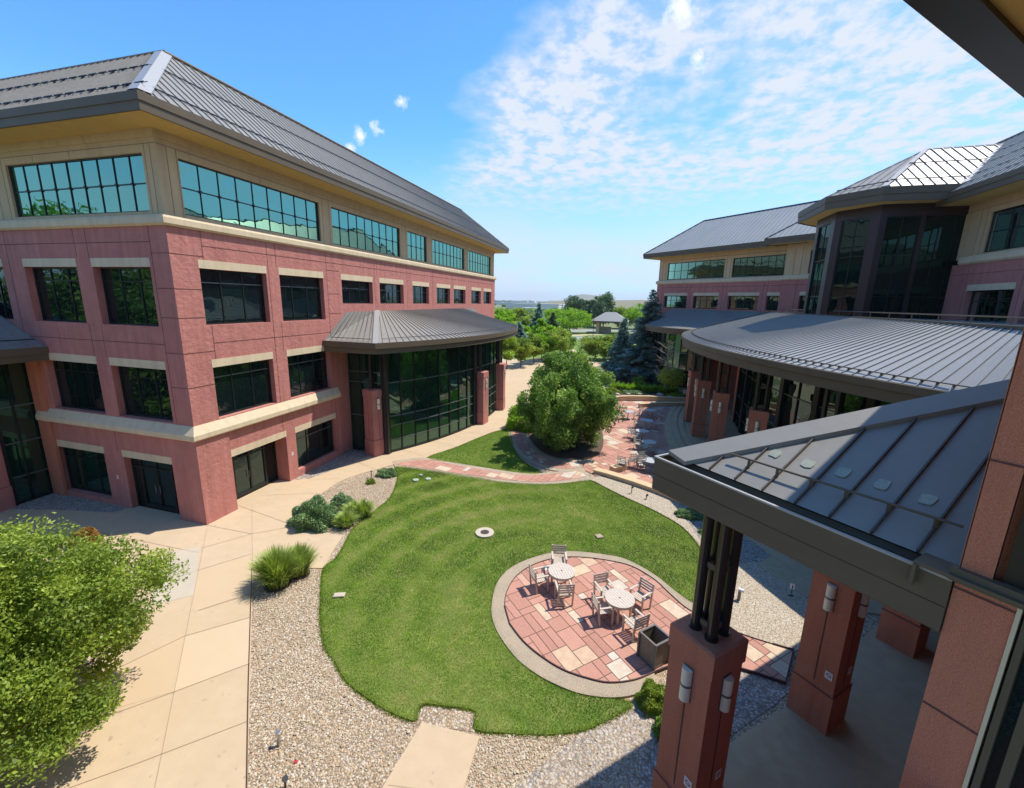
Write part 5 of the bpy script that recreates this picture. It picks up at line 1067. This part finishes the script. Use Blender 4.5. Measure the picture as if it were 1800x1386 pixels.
def bollard(px,py,h,label,kind='short',r_=.055):
    x,y=G(px,py)[:2]; v=empty('path_light',(x,y,0),label=label,cat='path light'); b=MB()
    if kind=='wedge':
        b.obox((x-.035,y-.02,0),(.07,0,0),(0,.04,0),(.02,.02,h)); b.build('stake',mat('silver_metal',(.55,.55,.53),.3,metal=.8) if 'silver_metal' not in MATS else MATS['silver_metal'],v); b=MB(); b.obox((x-.04,y-.03,h*.8),(.08,0,0),(0,.07,.02),(.01,.01,.12)); b.build('lamp_head',MATS['silver_metal'],v)
    elif kind=='bollard':
        b.tube((x,y,0),(x,y,h),r_,n=12); b.build('post',mat('bollard_brown',(.22,.17,.11),.5) if 'bollard_brown' not in MATS else MATS['bollard_brown'],v); b=MB(); b.tube((x+.02,y,h),(x+.13,y-.02,h+.01),r_*1.15,n=12); b.tube((x,y,h),(x,y,h+.07),r_*1.05,n=12); b.build('lamp_head',WHITE,v)
    else:
        b.tube((x,y,0),(x,y,h),.022,n=8); b.build('stake',FRAME,v); b=MB(); b.tube((x,y,h),(x+.05,y-.03,h+.09),.05,r2=.065,n=10); b.build('lamp_head',FRAME,v)
bollard(490,1312,.36,'silver wedge-shaped path light standing in the river gravel','wedge')
bollard(502,1385,.22,'small dark spotlight on a stake at the bottom of the river gravel','spot')
bollard(1298,1056,.42,'brown bollard light with a pale cap in the gravel behind the steel posts','bollard')
bollard(1228,908,.45,'pale-topped bollard light in the shade beyond the blue juniper','bollard')
bollard(653,840,.38,'thin dark stake light at the back of the kidney-shaped gravel bed','spot'); bollard(587,908,.40,'small pale stake light between the round shrub and the grasses','wedge')
bollard(1110,868,.35,'dark stake light in the fine gravel by the seat wall','spot'); bollard(1136,878,.2,'tiny dark spotlight low in the fine gravel','spot')
x,y=G(1390,1048)[:2]; v=empty('garden_sign',(x,y,0),label='small white sign on a dark stake at the edge of the shaded slab',cat='sign'); b=MB(); b.tube((x,y,0),(x,y,.42),.012,n=6); b.box(x-.1,x+.1,y-.04,y+.04,0,.02); b.build('stake',FRAME,v); b=MB(); b.obox((x-.07,y+.02,.28),(.13,-.05,0),(.004,.012,0),(0,0,.22)); b.build('sign_panel',WHITE,v); b=MB(); b.obox((x-.012,y-.01,.31),(.026,-.01,0),(-.004,-.003,0),(0,0,.16)); b.build('mark',FRAME,v)
# loose things on the gravel
for px,py,lb in ((515,1343,'small rust-red leaf scrap lying on the river gravel'),):
    x,y=G(px,py)[:2]; b=MB(); b.obox((x,y,.005),(.09,.03,.01),(-.02,.05,0),(0,0,.02)); b.build('leaf_scrap',SIGNRED,label=lb,cat='litter')
def boulder(name,x,y,z,r_,label,seed,group='boulders in the planting bed'):
    rr=np.random.default_rng(seed); b=MB(); K=10; M=6; i0=0; ph=rr.uniform(0,6,4)
    for i in range(M+1):
        th=math.pi*i/M
        for k in range(K):
            a=2*math.pi*k/K; q=r_*(1+.18*math.sin(2*a+ph[0])+.12*math.sin(3*a+2*th+ph[1])); b.v.append((x+q*math.sin(th)*math.cos(a),y+q*math.sin(th)*math.sin(a)*.8,z+r_*.55*math.cos(th)*(1+.1*math.sin(a+ph[2]))))
    for i in range(M):
        for k in range(K): b.f.append((i*K+k,i*K+(k+1)%K,(i+1)*K+(k+1)%K,(i+1)*K+k))
    o=b.build(name,ROCK,smooth=False); return tag(o,label,'boulder',group)
for k,(x,y,r_,lb) in enumerate(((3.2,49.9,.42,'large pale boulder below the sparse bare-topped tree'),(4.2,49.4,.22,'small pale boulder at the right end of the planting bed'),(1.0,49.3,.3,'pale boulder in the middle of the planting bed'),(-.2,49.0,.24,'pale boulder left of the bed centre'),(2.0,49.2,.2,'low pale boulder right of the bed centre'),(-1.4,48.3,.33,'pale boulder at the left end of the planting bed'))): boulder('boulder',x,y,.45,r_,lb,k)
b=MB(); x,y=-9.1,76.8; o=empty('stone_planter',(x,y,0),label='red square stone planter where the paths meet beyond the leafy tree',cat='planter'); b.cbox((x,y),.9,.9,0,1.3,.5); b.build('body',REDS,o); b=MB(); b.cbox((x,y),.75,.75,1.301,1.36,.5); b.build('soil',MULCH,o)
# ================================================================== vegetation
def quadleaf(P,U_,V_,bend=.15):
    """diamond leaves at P with half-length vec U_, half-width vec V_"""
    n=len(P); v=np.zeros((n,4,3)); nrm=np.cross(U_,V_); nrm/= (np.linalg.norm(nrm,axis=1,keepdims=True)+1e-9); L_=np.linalg.norm(U_,axis=1,keepdims=True)
    v[:,0]=P-U_; v[:,1]=P+V_+nrm*L_*bend-U_*.1; v[:,2]=P+U_; v[:,3]=P-V_+nrm*L_*bend-U_*.1; return v.reshape(-1,3)
def rdir(r,n,zb=0):
    d=r.normal(size=(n,3)); d[:,2]+=zb; return d/np.linalg.norm(d,axis=1,keepdims=True)
def limb(b,p,q,r0,r1,r,wob=.08,segs=4,n=7):
    p=Vector(p);q=Vector(q); L_=(q-p).length; prev=p
    for k in range(1,segs+1):
        t=k/segs; c=p.lerp(q,t)+(Vector((r.normal()*wob*L_,r.normal()*wob*L_,r.normal()*wob*L_*.5)) if k<segs else Vector((0,0,0)))
        b.tube(prev,c,r0+(r1-r0)*(k-1)/segs,r0+(r1-r0)*t,n=n,cap=False); prev=c
def deciduous(name,label,cat,c0,crown,rad,nclus,nleaf,leaf,mt,seed,trunk=.14,multi=1,group=None,clr=.55,flat=.0,zmin=None,bark=None,hollow=.55,vz=.7):
    """c0 trunk base, crown centre (abs), rad ellipsoid radii"""
    r=np.random.default_rng(seed); root=empty(name,c0,label=label,cat=cat,group=group); crown=np.array(crown,float); rad=np.array(rad,float)
    d=rdir(r,nclus); k=r.uniform(hollow,1.0,nclus)**.7; wob=1+.24*np.sin(d[:,0]*4+seed)+.20*np.sin(d[:,1]*5+d[:,2]*4+seed*2); C=crown+d*rad*np.minimum(k*wob,1.14)[:,None]
    if zmin is not None: C[:,2]=np.maximum(C[:,2],zmin+r.uniform(0,.4,nclus))
    lc=r.integers(0,nclus,nleaf); cr=clr*r.uniform(.55,1.25,nclus)
    off=rdir(r,nleaf)*(r.uniform(0,1,nleaf)**.45)[:,None]*cr[lc][:,None]; off[:,2]*=vz; P=C[lc]+off
    U_=rdir(r,nleaf,-.25)*(leaf*r.uniform(.6,1.3,nleaf))[:,None]; nn=rdir(r,nleaf,.9); V_=np.cross(U_,nn); V_/= (np.linalg.norm(V_,axis=1,keepdims=True)+1e-9); V_*=(np.linalg.norm(U_,axis=1)*r.uniform(.4,.62,nleaf))[:,None]
    val=np.clip(.42+.16*r.normal(size=nclus)[lc]+.15*r.normal(size=nleaf),0,1)
    npmesh('crown',quadleaf(P,U_,V_),4,mt,root,val)
    b=MB(); base=Vector(c0)
    for m_ in range(multi):
        o=Vector((r.normal()*.12,r.normal()*.12,0)) if multi>1 else Vector((0,0,0)); fork=Vector(crown)*.45+(base+o)*.55; fork+=Vector((r.normal()*.1,r.normal()*.1,0))*(3 if multi>1 else 1)
        limb(b,base+o,fork,trunk,trunk*.7,r,.04,3,9)
        for j in range(max(3,int(16/multi))):
            t=C[r.integers(0,nclus)]; limb(b,fork,tuple(t),trunk*.5,trunk*.09,r,.07,4,5)
            if j%2==0: t2=C[r.integers(0,nclus)]; mid=(Vector(t)+fork)/2; limb(b,mid,tuple((Vector(t2)*.5+mid*.5)),trunk*.22,trunk*.05,r,.08,3,5)
    b.build('trunk',bark or BARK,root); return root
def conifer(name,label,base,h,rb,mt,seed,dens=1.0,group=None,droop=.25,needle=.16,top=.25):
    r=np.random.default_rng(seed); root=empty(name,base,label=label,cat='tree',group=group); b=MB(); B=Vector(base); b.tube(B,B+Vector((0,0,h*.97)),.016*h+.05,.015,n=8); P=[];U_=[];V_=[];val=[]
    z=h*.04
    while z<h*.97:
        f=1-z/h; R1=rb*(f**.85)*(1+.10*math.sin(z*3.1+seed))+.08; nb=int((7+9*f)*1.0)
        for k in range(nb):
            a=r.uniform(0,6.283); L_=R1*r.uniform(.72,1.12); d=np.array([math.cos(a),math.sin(a),0]); m_=max(5,int(L_*11*dens)); t=np.linspace(.12,1,m_)
            zz=z+.10*L_*t-droop*L_*t**2+.10*L_*t**4+r.normal()*.03; Q=np.array(base)+d*(L_*t)[:,None]; Q[:,2]=base[2]+zz
            if L_>.5 and k%2==0: b.tube(tuple(Q[0]),tuple(Q[-1]),.012+.012*f*h/8,.006,n=4,cap=False)
            sd=np.array([-math.sin(a),math.cos(a),0]); w_=(1-t*.75)*L_*.30+needle*.5; bt=r.uniform(.25,.6)
            for s in (-1,1,0,-.5,.5):
                e=np.stack([d[0]*.45+sd[0]*s,d[1]*.45+sd[1]*s],1) if False else (d*.55+sd*s)/np.linalg.norm(d*.55+sd*s)
                q=Q+r.normal(size=Q.shape)*.05*(1+L_*.1); u=np.tile(e,(m_,1))*(w_*.55)[:,None]; u[:,2]+=r.normal(size=m_)*.04+.02; P.append(q+u*.8); U_.append(u); v=np.cross(u,[0,0,1.]); v/= (np.linalg.norm(v,axis=1,keepdims=True)+1e-9); v+=r.normal(size=v.shape)*.35; V_.append(v*(.035+.035*needle/.16*r.uniform(.7,1.3,m_))[:,None]); val.append(np.clip(bt+.25*(t-.4)+r.normal(0,.12,m_),0,1))
        z+=max(.10,h*.021*(1.1-.4*f))*r.uniform(.85,1.15)
    npmesh('crown',quadleaf(np.concatenate(P),np.concatenate(U_),np.concatenate(V_),.1),4,mt,root,np.concatenate(val)); b.build('trunk',BARK,root); return root
def shrub(name,label,c,rad,n,leaf,mt,seed,cat='shrub',group=None,spiky=0.0,zb=.25):
    r=np.random.default_rng(seed); root=empty(name,(c[0],c[1],c[2]),label=label,cat=cat,group=group); d=rdir(r,n); d[:,2]=np.abs(d[:,2]); k=r.uniform(.55,1,n)**.5*(1+.12*np.sin(d[:,0]*7+seed)+.10*np.sin(d[:,1]*9+d[:,2]*5)); P=np.array(c)+d*np.array(rad)*k[:,None]
    U_=(d*spiky+rdir(r,n,zb)*(1-spiky)); U_/=np.linalg.norm(U_,axis=1,keepdims=True); U_*=(leaf*r.uniform(.6,1.3,n))[:,None]; V_=np.cross(U_,rdir(r,n)); V_/= (np.linalg.norm(V_,axis=1,keepdims=True)+1e-9); V_*=(leaf*.38*r.uniform(.7,1.2,n))[:,None]
    val=np.clip(.42+.16*np.sin(P[:,0]*5+P[:,1]*4)*.6+.18*r.normal(size=n),0,1); npmesh('foliage',quadleaf(P,U_,V_),4,mt,root,val)
    b=MB(); B=Vector(c)
    for j in range(7): q=P[r.integers(0,n)]; limb(b,B,tuple(B.lerp(Vector(q),.8)),.02,.006,r,.08,3,5)
    b.build('stem',BARK,root); return root
def grass_clump(name,label,c,h,spread,n,seed,mt=BLADEO,w_=.022,cat='ornamental grass',group=None,arch=.6,base=.12):
    r=np.random.default_rng(seed); a=r.uniform(0,6.283,n); k=r.uniform(0,1,n)**.6; hh=h*r.uniform(.65,1.1,n)*(1-.25*k); S=5; bx=c[0]+np.cos(a)*base*k*r.uniform(0,1,n); by=c[1]+np.sin(a)*base*k*r.uniform(0,1,n); a2=a+r.normal(0,.3,n); out=spread*k; side=np.stack([-np.sin(a2),np.cos(a2),np.zeros(n)],1)
    F=[]; prev=None
    for s in range(S+1):
        t=s/S; p=np.stack([bx+np.cos(a2)*out*t**1.7,by+np.sin(a2)*out*t**1.7,c[2]+hh*(t-arch*k*t**2.6*.55)],1); ww=w_*(1-t*.9); l=p-side*ww; q=p+side*ww
        if prev is not None: F.append(np.stack([prev[0],prev[1],q,l],1))
        prev=(l,q)
    V=np.stack(F,1).reshape(-1,3); root=empty(name,c,label=label,cat=cat,group=group); val=np.repeat(np.clip(r.uniform(0,1,n)*.75+.05,0,1),S); npmesh('blades',V,4,mt,root,val); b=MB(); b.disc((c[0],c[1]),base*1.1,c[2]-.02,c[2]+.05,12); b.build('crown_base',MULCH,root); return root
# foreground yellow-green tree (bottom left)
deciduous('leafy_tree','big yellow-green leafy tree filling the lower left corner over the pavement','tree',(-12.9,3.4,0),(-13.3,4.35,2.75),(2.6,3.2,2.35),480,200000,.046,LEAF1,5,trunk=.11,multi=3,clr=.56,hollow=.25)
LEAFR=leafm('leaf_rust',(.20,.10,.03),(.36,.19,.05),(.45,.30,.08),(.30,.32,.08))
shrub('orange_shrub','orange-tinged shrub just visible behind the top of the big corner tree',(*G(150,960)[:2],0),(.55,.5,.75),4000,.06,LEAFR,31)
for x,y,h,sd,lb in ((-37,2.5,11,201,'leafy tree seen mainly as dark green reflections in the left building windows'),(-45,0,16.0,202,'second leafy tree mirrored in the windows beside the bow-roofed bay')):
    deciduous('leafy_tree',lb,'tree',(x,y,0),(x,y,h*.55),(7,6,h*.45),260,60000,.22,LEAF2,sd,trunk=.16,clr=1.5)
# courtyard tree
deciduous('leafy_tree','dense mid-green tree in the round mulch bed between the lawns and the cafe plaza','tree',(-4.1,29.6,.05),(-4.2,30.2,3.3),(4.15,3.9,2.95),400,110000,.092,LEAF2,8,trunk=.13,multi=5,clr=.55,hollow=.3,zmin=.45,vz=1.25)
shrub('bright_shrub','bright yellow-green shrub at the left foot of the dense courtyard tree',(-8.2,33.6,.03),(1.7,1.6,2.0),9000,.10,LEAF3,12)
# shrubs and grasses near the lawn
shrub('round_juniper','round dark green shrub in the kidney-shaped gravel bed',(*G(553,920)[:2],0),(1.02,.98,1.1),22000,.065,JUNI,2,spiky=.6)
shrub('blue_juniper','small blue-grey shrub tucked behind the round dark one',(*G(600,890)[:2],0),(.58,.5,.6),5000,.05,JUNI,3,spiky=.5)
for i,(px,py,h,lb) in enumerate(((608,925,.65,'low green grass clump left of a pair beside the round shrub'),(640,908,.75,'low green grass clump right of a pair beside the lawn edge'),(624,905,.6,'low green grass clump behind the pair beside the lawn edge'))): grass_clump('grass_clump',lb,(*G(px,py)[:2],0),h*1.3,.55,950,40+i,base=.32,mt=BLADEO)
shrub('low_juniper','low spreading green juniper at the top corner of the main lawn',(*G(680,836)[:2],0),(.62,.5,.38),5000,.06,JUNI,6,spiky=.5)
shrub('tiny_shrub','tiny yellow-green plant under the thin stake light',(*G(652,850)[:2],0),(.25,.25,.28),900,.05,LEAF1,7)
grass_clump('ornamental_grass','tall arching ornamental grass clump at the corner of the river gravel',(*G(489,1028)[:2],0),1.6,.75,2300,50,base=.42,arch=.35)
grass_clump('ornamental_grass','second tall grass clump, right behind the larger one in the river gravel',(*G(528,1010)[:2],0),1.35,.6,1400,51,base=.32,arch=.35)
shrub('spreading_juniper','blue-green spreading juniper in the fine gravel near the seat wall',(*G(1212,908)[:2],.02),(.62,.5,.32),5500,.06,JUNI,14,spiky=.5)
shrub('spreading_juniper','small blue-green juniper half hidden by the steel posts',(*G(1250,940)[:2],.02),(.5,.4,.28),3500,.06,JUNI,15,spiky=.5)
shrub('light_green_shrub','loose light green shrub where the patio curb ends by the near pillar',(*G(1146,1240)[:2],0),(.42,.40,.62),4500,.045,LEAF1,16,zb=.7)
shrub('dark_green_shrub','small dark green shrub in the gravel at the foot of the near pillar',(*G(1166,1290)[:2],0),(.28,.26,.35),2000,.045,LEAF2,17)
# planting bed behind the plaza
for i,x in enumerate(np.linspace(-2.0,4.9,13)): grass_clump('lime_grass','bright lime grass clump, number %d from the left in the row behind the retaining wall'%(i+1) if False else 'bright lime grass clump in the row behind the retaining wall',(x,51.2+.4*math.sin(i*1.7),.4),1.15,.55,420,60+i,mt=LEAF3,w_=.03,base=.25,group='bright lime grasses behind the retaining wall')
shrub('ground_cover','low blue-green creeping juniper in the middle of the planting bed',(.3,50.0,.4),(1.5,.9,.28),6000,.08,JUNI,18); shrub('round_shrub','pale green rounded shrub rising behind the lime grasses',(.9,54.4,.3),(.95,.8,1.35),5000,.09,LEAF1,19); shrub('yellow_green_shrub','low yellow-green shrub at the left end of the planting bed',(-2.2,49.2,.4),(1.0,.9,.6),4000,.09,LEAF1,20)
shrub('low_shrub','low olive shrub right of the boulder in the planting bed',(4.9,50.2,.4),(.9,.6,.35),3000,.08,LEAFO,21)
# sparse tree with bare top
r_=np.random.default_rng(4); bt=empty('sparse_tree',(3.8,50.8,.4),label='slim tree with pale bare branches above and a light green tuft below',cat='tree'); b=MB(); limb(b,(3.8,50.8,.4),(3.6,50.9,6.6),.10,.02,r_,.02,6,8)
for k in range(26):
    z=1.8+k*.17; a=r_.uniform(0,6.28); L_=(1.9-(z-1.8)*.22)*r_.uniform(.6,1.1); p=Vector((3.76,50.85,z)); q=p+Vector((math.cos(a)*L_,math.sin(a)*L_,L_*.55)); limb(b,p,q,.035,.012,r_,.06,3,5)
    for j in range(4): t=r_.uniform(.4,.95); m_=p.lerp(q,t); limb(b,m_,m_+Vector((r_.normal()*.35,r_.normal()*.35,.3)),.014,.006,r_,.1,2,4)
b.build('trunk',BARKP,bt); n=5000; rr=np.random.default_rng(9); P=np.array([4.3,50.6,2.5])+rr.normal(size=(n,3))*np.array([.55,.5,.38]); U_=rdir(rr,n)*.08; V_=np.cross(U_,rdir(rr,n)); npmesh('crown',quadleaf(P,U_,V_),4,LEAF1,bt,np.clip(rr.normal(.6,.2,n),0,1))
# spruces by the far wing
conifer('blue_spruce','tall blue-green spruce in front of the far wing corner',(1.9,60.6,0),12.5,4.5,NEED,21,dens=1.0)
conifer('blue_spruce','smaller blue-green spruce left of the tall one',(-1.6,64.5,0),8.6,2.7,NEED,22)
# ---- middle distance
def atpx(px,py,pyt):  # ground point and height for a top seen at pyt
    g=G(px,py); return (g[0],g[1],0.0), PLN(px,pyt,(0,1,0),g[1])[2]
def wpx(d,w_): return w_*d/F_
mid=[(890,649,585,50,LEAFO,'yellow-green young tree at the left end of the row by the pale path'),(915,646,594,54,LEAF1,'second yellow-green young tree from the left in the row by the pale path'),(938,640,590,46,LEAF1,'third young tree from the left in the row by the pale path'),(952,635,586,46,LEAF3,'fourth young tree from the left in the row by the pale path'),(972,634,580,52,LEAF1,'yellow-green young tree at the right end of the row by the pale path'),(995,620,592,34,LEAF2,'small dark leafy tree beside the start of the long grass slope')]
for i,(px,py,pt,wd,mt_,lb) in enumerate(mid):
    g,h=atpx(px,py,pt); w2=wpx(g[1],wd)/2; deciduous('young_tree',lb,'tree',g,(g[0],g[1],h*.64),(w2*.86,w2*.86,h*.36),46,8000,.15,mt_,70+i,trunk=.09,clr=w2*.32,group='young trees along the pale path')
for i,(px,py,pt,wd,lb) in enumerate(((1045,632,596,52,'multi-stemmed small tree left of a pair on the grass slope'),(1062,632,590,44,'multi-stemmed small tree right of a pair on the grass slope'),(1092,640,600,40,'leafy tree between the multi-stemmed pair and the spruces'))):
    g,h=atpx(px,py,pt); w2=wpx(g[1],wd)/2; deciduous('small_tree',lb,'tree',g,(g[0],g[1],h*.62),(w2,w2,h*.38),70,9000,.16,LEAF1 if i<2 else LEAF2,80+i,trunk=.08,multi=3,clr=w2*.4)
for i,(px,y,pt,rb,lb,mt_) in enumerate(((948,104,531,3.6,'dark tall spruce with an open top behind the young tree row',NEED),(973,98,548,3.4,'broad grey-green spruce right of the dark tall one',PINE),(914,88,566,2.6,'short dark spruce left behind the young tree row',NEED))):
    p=PLN(px,pt,(0,1,0),y); conifer('spruce',lb,(p[0],y,0),p[2],rb,mt_,90+i,dens=.55,needle=.22)
far=[(956,88,566,40,LEAF3,'bright green tree between the dark tall spruce and the young tree row'),(986,93,578,30,LEAF1,'small mid-green tree at the right foot of the broad spruce'),(878,120,548,46,LEAF3,'lime green tree at the far left beside the west building'),(905,128,547,52,LEAF1,'mid-green rounded tree behind the young tree row'),(890,100,562,44,LEAF3,'bright tree close behind the young tree row'),(930,112,556,44,LEAF1,'pale olive tree left of the dark tall spruce'),(932,96,578,40,LEAF3,'bright lime tree between the short spruce and the dark tall spruce'),(1003,152,546,62,LEAF3,'broad bright green maple standing at the road'),(978,170,547,40,LEAF3,'bright green tree just left of the maple at the road'),(1121,190,539,52,LEAF3,'lime green tree top above the pavilion roof, left'),(1090,190,545,40,LEAF1,'green tree behind the pavilion roof')]
for i,(px,y,pt,wd,mt_,lb) in enumerate(far):
    p=PLN(px,pt,(0,1,0),y); w2=wpx(y,wd)/2; h=p[2]; deciduous('broad_tree',lb,'tree',(p[0],y,0),(p[0],y,h*.6),(w2,w2,h*.42),80,9000,.30,mt_,110+i,trunk=.2,clr=w2*.36,group='broadleaf trees beyond the courtyard')
for i,(px,y,pt,wd,lb) in enumerate(((1012,200,523,34,'tall loose pine at the left end of the far pine group'),(1030,205,529,34,'second pine from the left in the far pine group'),(1046,198,526,32,'middle pine of the far pine group'),(1064,190,519,36,'tallest pine at the right end of the far pine group'),(1005,215,533,24,'low pine at the left foot of the far pine group'))):
    p=PLN(px,pt,(0,1,0),y); w2=wpx(y,wd)/2; h=p[2]; deciduous('pine_tree',lb,'tree',(p[0],y,0),(p[0],y,h*.6),(w2,w2,h*.42),70,8000,.36,PINE,130+i,trunk=.25,clr=w2*.40,group='pines beyond the road')
# pavilion
pv=empty('pavilion',(-10.2,156,0),label='open pavilion with a hipped grey roof and square stone piers beyond the lawn',cat='pavilion')
cx,cy=-8.9,157.5; b=MB(); hw=6.4; z0=3.9; z1=7.3
E=[(cx-hw,cy-hw),(cx+hw,cy-hw),(cx+hw,cy+hw),(cx-hw,cy+hw)]; T=[(cx-1.8,cy-1.8),(cx+1.8,cy-1.8),(cx+1.8,cy+1.8),(cx-1.8,cy+1.8)]
for k in range(4): b.face((*E[k],z0+.5),(*E[(k+1)%4],z0+.5),(*T[(k+1)%4],z1),(*T[k],z1))
b.face(*[(*t,z1) for t in T]); b.build('roof',ROOF,pv); b=MB(); b.box(cx-hw-.05,cx+hw+.05,cy-hw-.05,cy+hw+.05,z0,z0+.49); b.build('fascia',BRONZE,pv)
for sx in (-1,1):
    for sy in (-1,1): b=MB(); b.cbox((cx+sx*3.9,cy+sy*3.9),.55,.55,0,z0,0); b.build('pillar',SEAT,pv)
b=MB(); b.box(cx-3.3,cx+.5,cy+.5,cy+1,0,2.2); b.build('stone_screen',ROCK,pv)
# roads, paths, slopes beyond
fp=lambda L_: [G(*n)[:2] for n in L_]
sheet('far_lawn',fp([(985,592),(1056,590),(1200,592),(1100,640),(1033,634),(1000,612),(985,602)]),-.04,LAWNF)
sheet('far_lawn',fp([(880,640),(980,600),(1003,614),(990,632),(930,641)]),-.046,LAWNF)
sheet('lawn_strip',fp([(985,585),(1057,582),(1110,583),(1110,591),(985,594)]),-.03,LAWNF)
sheet('road',[(-60,140),(-26,147),(-8,165),(20,180),(20,186),(-12,178),(-30,168),(-60,164)],-.035,ASPH)
sheet('car_park',fp([(1001,592),(1046,591),(1052,598),(1030,601),(1020,598)]),-.025,ASPH)
sheet('path',fp([(1000,613),(1006,613),(1034,632),(1060,640),(1040,648),(1000,640),(990,630),(1004,626)]),-.02,CONC)
sheet('path',fp([(985,590),(1058,586.5),(1072,586.5),(1072,588),(985,592)]),-.018,CONC)
sheet('soil_bed',fp([(878,650),(985,636),(1000,632),(1003,625),(975,625),(878,640)]),-.01,MULCH)
for k,(px,y,h,lb) in enumerate(((1043,124,8.5,'slim dark lamp post on the grass before the pavilion'),(990,148,8.0,'slim dark lamp post at the road left of the maple'))):
    p=PLN(px,580,(0,1,0),y); o=empty('street_lamp',(p[0],y,0),label=lb,cat='lamp post'); b=MB(); b.tube((p[0],y,0),(p[0],y,h),.09,.06,n=8); b.build('pole',FRAME,o); b=MB(); b.box(p[0]-.5,p[0]+.5,y-.15,y+.15,h,h+.15); b.build('lamp_head',FRAME,o)
# distant wooded plain, town and hills
rr=np.random.default_rng(77)
def woodmass(name,label,x0,x1,y0,y1,n,h,sz,mt_,seed):
    r=np.random.default_rng(seed); nc_=max(10,n//60); cx_=r.uniform(x0,x1,nc_); cy_=r.uniform(y0,y1,nc_); ch_=h*r.uniform(.5,1.15,nc_); lc=r.integers(0,nc_,n); d=rdir(r,n)
    P=np.stack([cx_[lc]+d[:,0]*ch_[lc]*.55,cy_[lc]+d[:,1]*ch_[lc]*.55,ch_[lc]*.5+np.abs(d[:,2])*ch_[lc]*.5*r.uniform(.2,1,n)],1); U_=rdir(r,n)*sz; V_=np.cross(U_,rdir(r,n)); val=np.clip(.4+.2*r.normal(size=nc_)[lc]+.12*r.normal(size=n),0,1)
    return npmesh(name,quadleaf(P,U_,V_),4,mt_,None,val,label=label,cat='wood',kind='stuff')
woodmass('far_wood','mixed green trees merging into one wood in the middle distance',-150,60,230,400,16000,5,.7,LEAF2,1)
woodmass('far_wood','distant belt of dark trees along the plain',-500,300,560,900,9000,5,1.6,LEAF2,2)
woodmass('far_wood','faint tree belt near the horizon',-1500,900,1400,3000,16000,9,6,PINE,3)
PALE=mat('pale_building',(.62,.60,.57),.8)
for k in range(26):
    y=rr.uniform(420,1300); px=rr.uniform(872,1000) if k<20 else rr.uniform(1000,1150); x=PLN(px,540,(0,1,0),y)[0]; w_=rr.uniform(14,46); h=rr.uniform(4,9)*(.6+y/1500); b=MB(); b.box(x-w_/2,x+w_/2,y,y+20,0,h); o=empty('distant_building',(x,y,0),label='tiny pale building on the plain near the horizon',cat='building',group='tiny pale buildings near the horizon'); b.build('wall',PALE,o); b=MB(); b.box(x-w_/2-.5,x+w_/2+.5,y-.5,y+20.5,h+.01,h+.6); b.build('roof',WHITE,o)
def ridge_(name,x0,x1,y,dep,hf,mt_,n=80):
    b=MB(); xs=np.linspace(x0,x1,n)
    R_0=[(x,y,-1) for x in xs]; R_1=[(x,y+dep*.4,hf(x)) for x in xs]; R_2=[(x,y+dep,hf(x)*.9) for x in xs]
    for i in range(n-1): b.face(R_0[i],R_0[i+1],R_1[i+1],R_1[i]); b.face(R_1[i],R_1[i+1],R_2[i+1],R_2[i])
    return b.build(name,mt_,kind='structure',smooth=True)
HILL=mat('dry_hill',(.20,.18,.11),.95,var=[(.02,(.14,.16,.08),.7),(.1,(.25,.21,.13),.5)])
ridge_('hills',-260,140,640,260,lambda x: 12+5*math.exp(-((x+20)/70)**2)+1.2*math.sin(x*.05) if x>-130 else max(0,12+(x+130)*.1),HILL)
ridge_('hills',-9000,7000,8500,2500,lambda x: 30+14*math.sin(x*.0012+1)+9*math.sin(x*.0041)+6*math.sin(x*.011),HILL,200)
ridge_('hills',-900,500,4200,900,lambda x: 70*math.exp(-(((x+500)/230)**4))+20+5*math.sin(x*.02),HILL,120)
# air
hz=MB(); hz.box(-9500,9500,-700,9800,-1.2,160); ho=hz.build('haze',MATS['red_precast'],kind='stuff'); hm=bpy.data.materials.new('haze'); hm.use_nodes=True; t=hm.node_tree; t.nodes.clear(); o=t.nodes.new('ShaderNodeOutputMaterial'); v=t.nodes.new('ShaderNodeVolumePrincipled'); v.inputs['Density'].default_value=.00010; v.inputs['Color'].default_value=(.80,.89,1,1); v.inputs['Anisotropy'].default_value=.2; t.links.new(v.outputs[0],o.inputs['Volume']); ho.data.materials.clear(); ho.data.materials.append(hm); ho['label']='thin pale haze in the air over the whole scene'; ho['category']='haze'
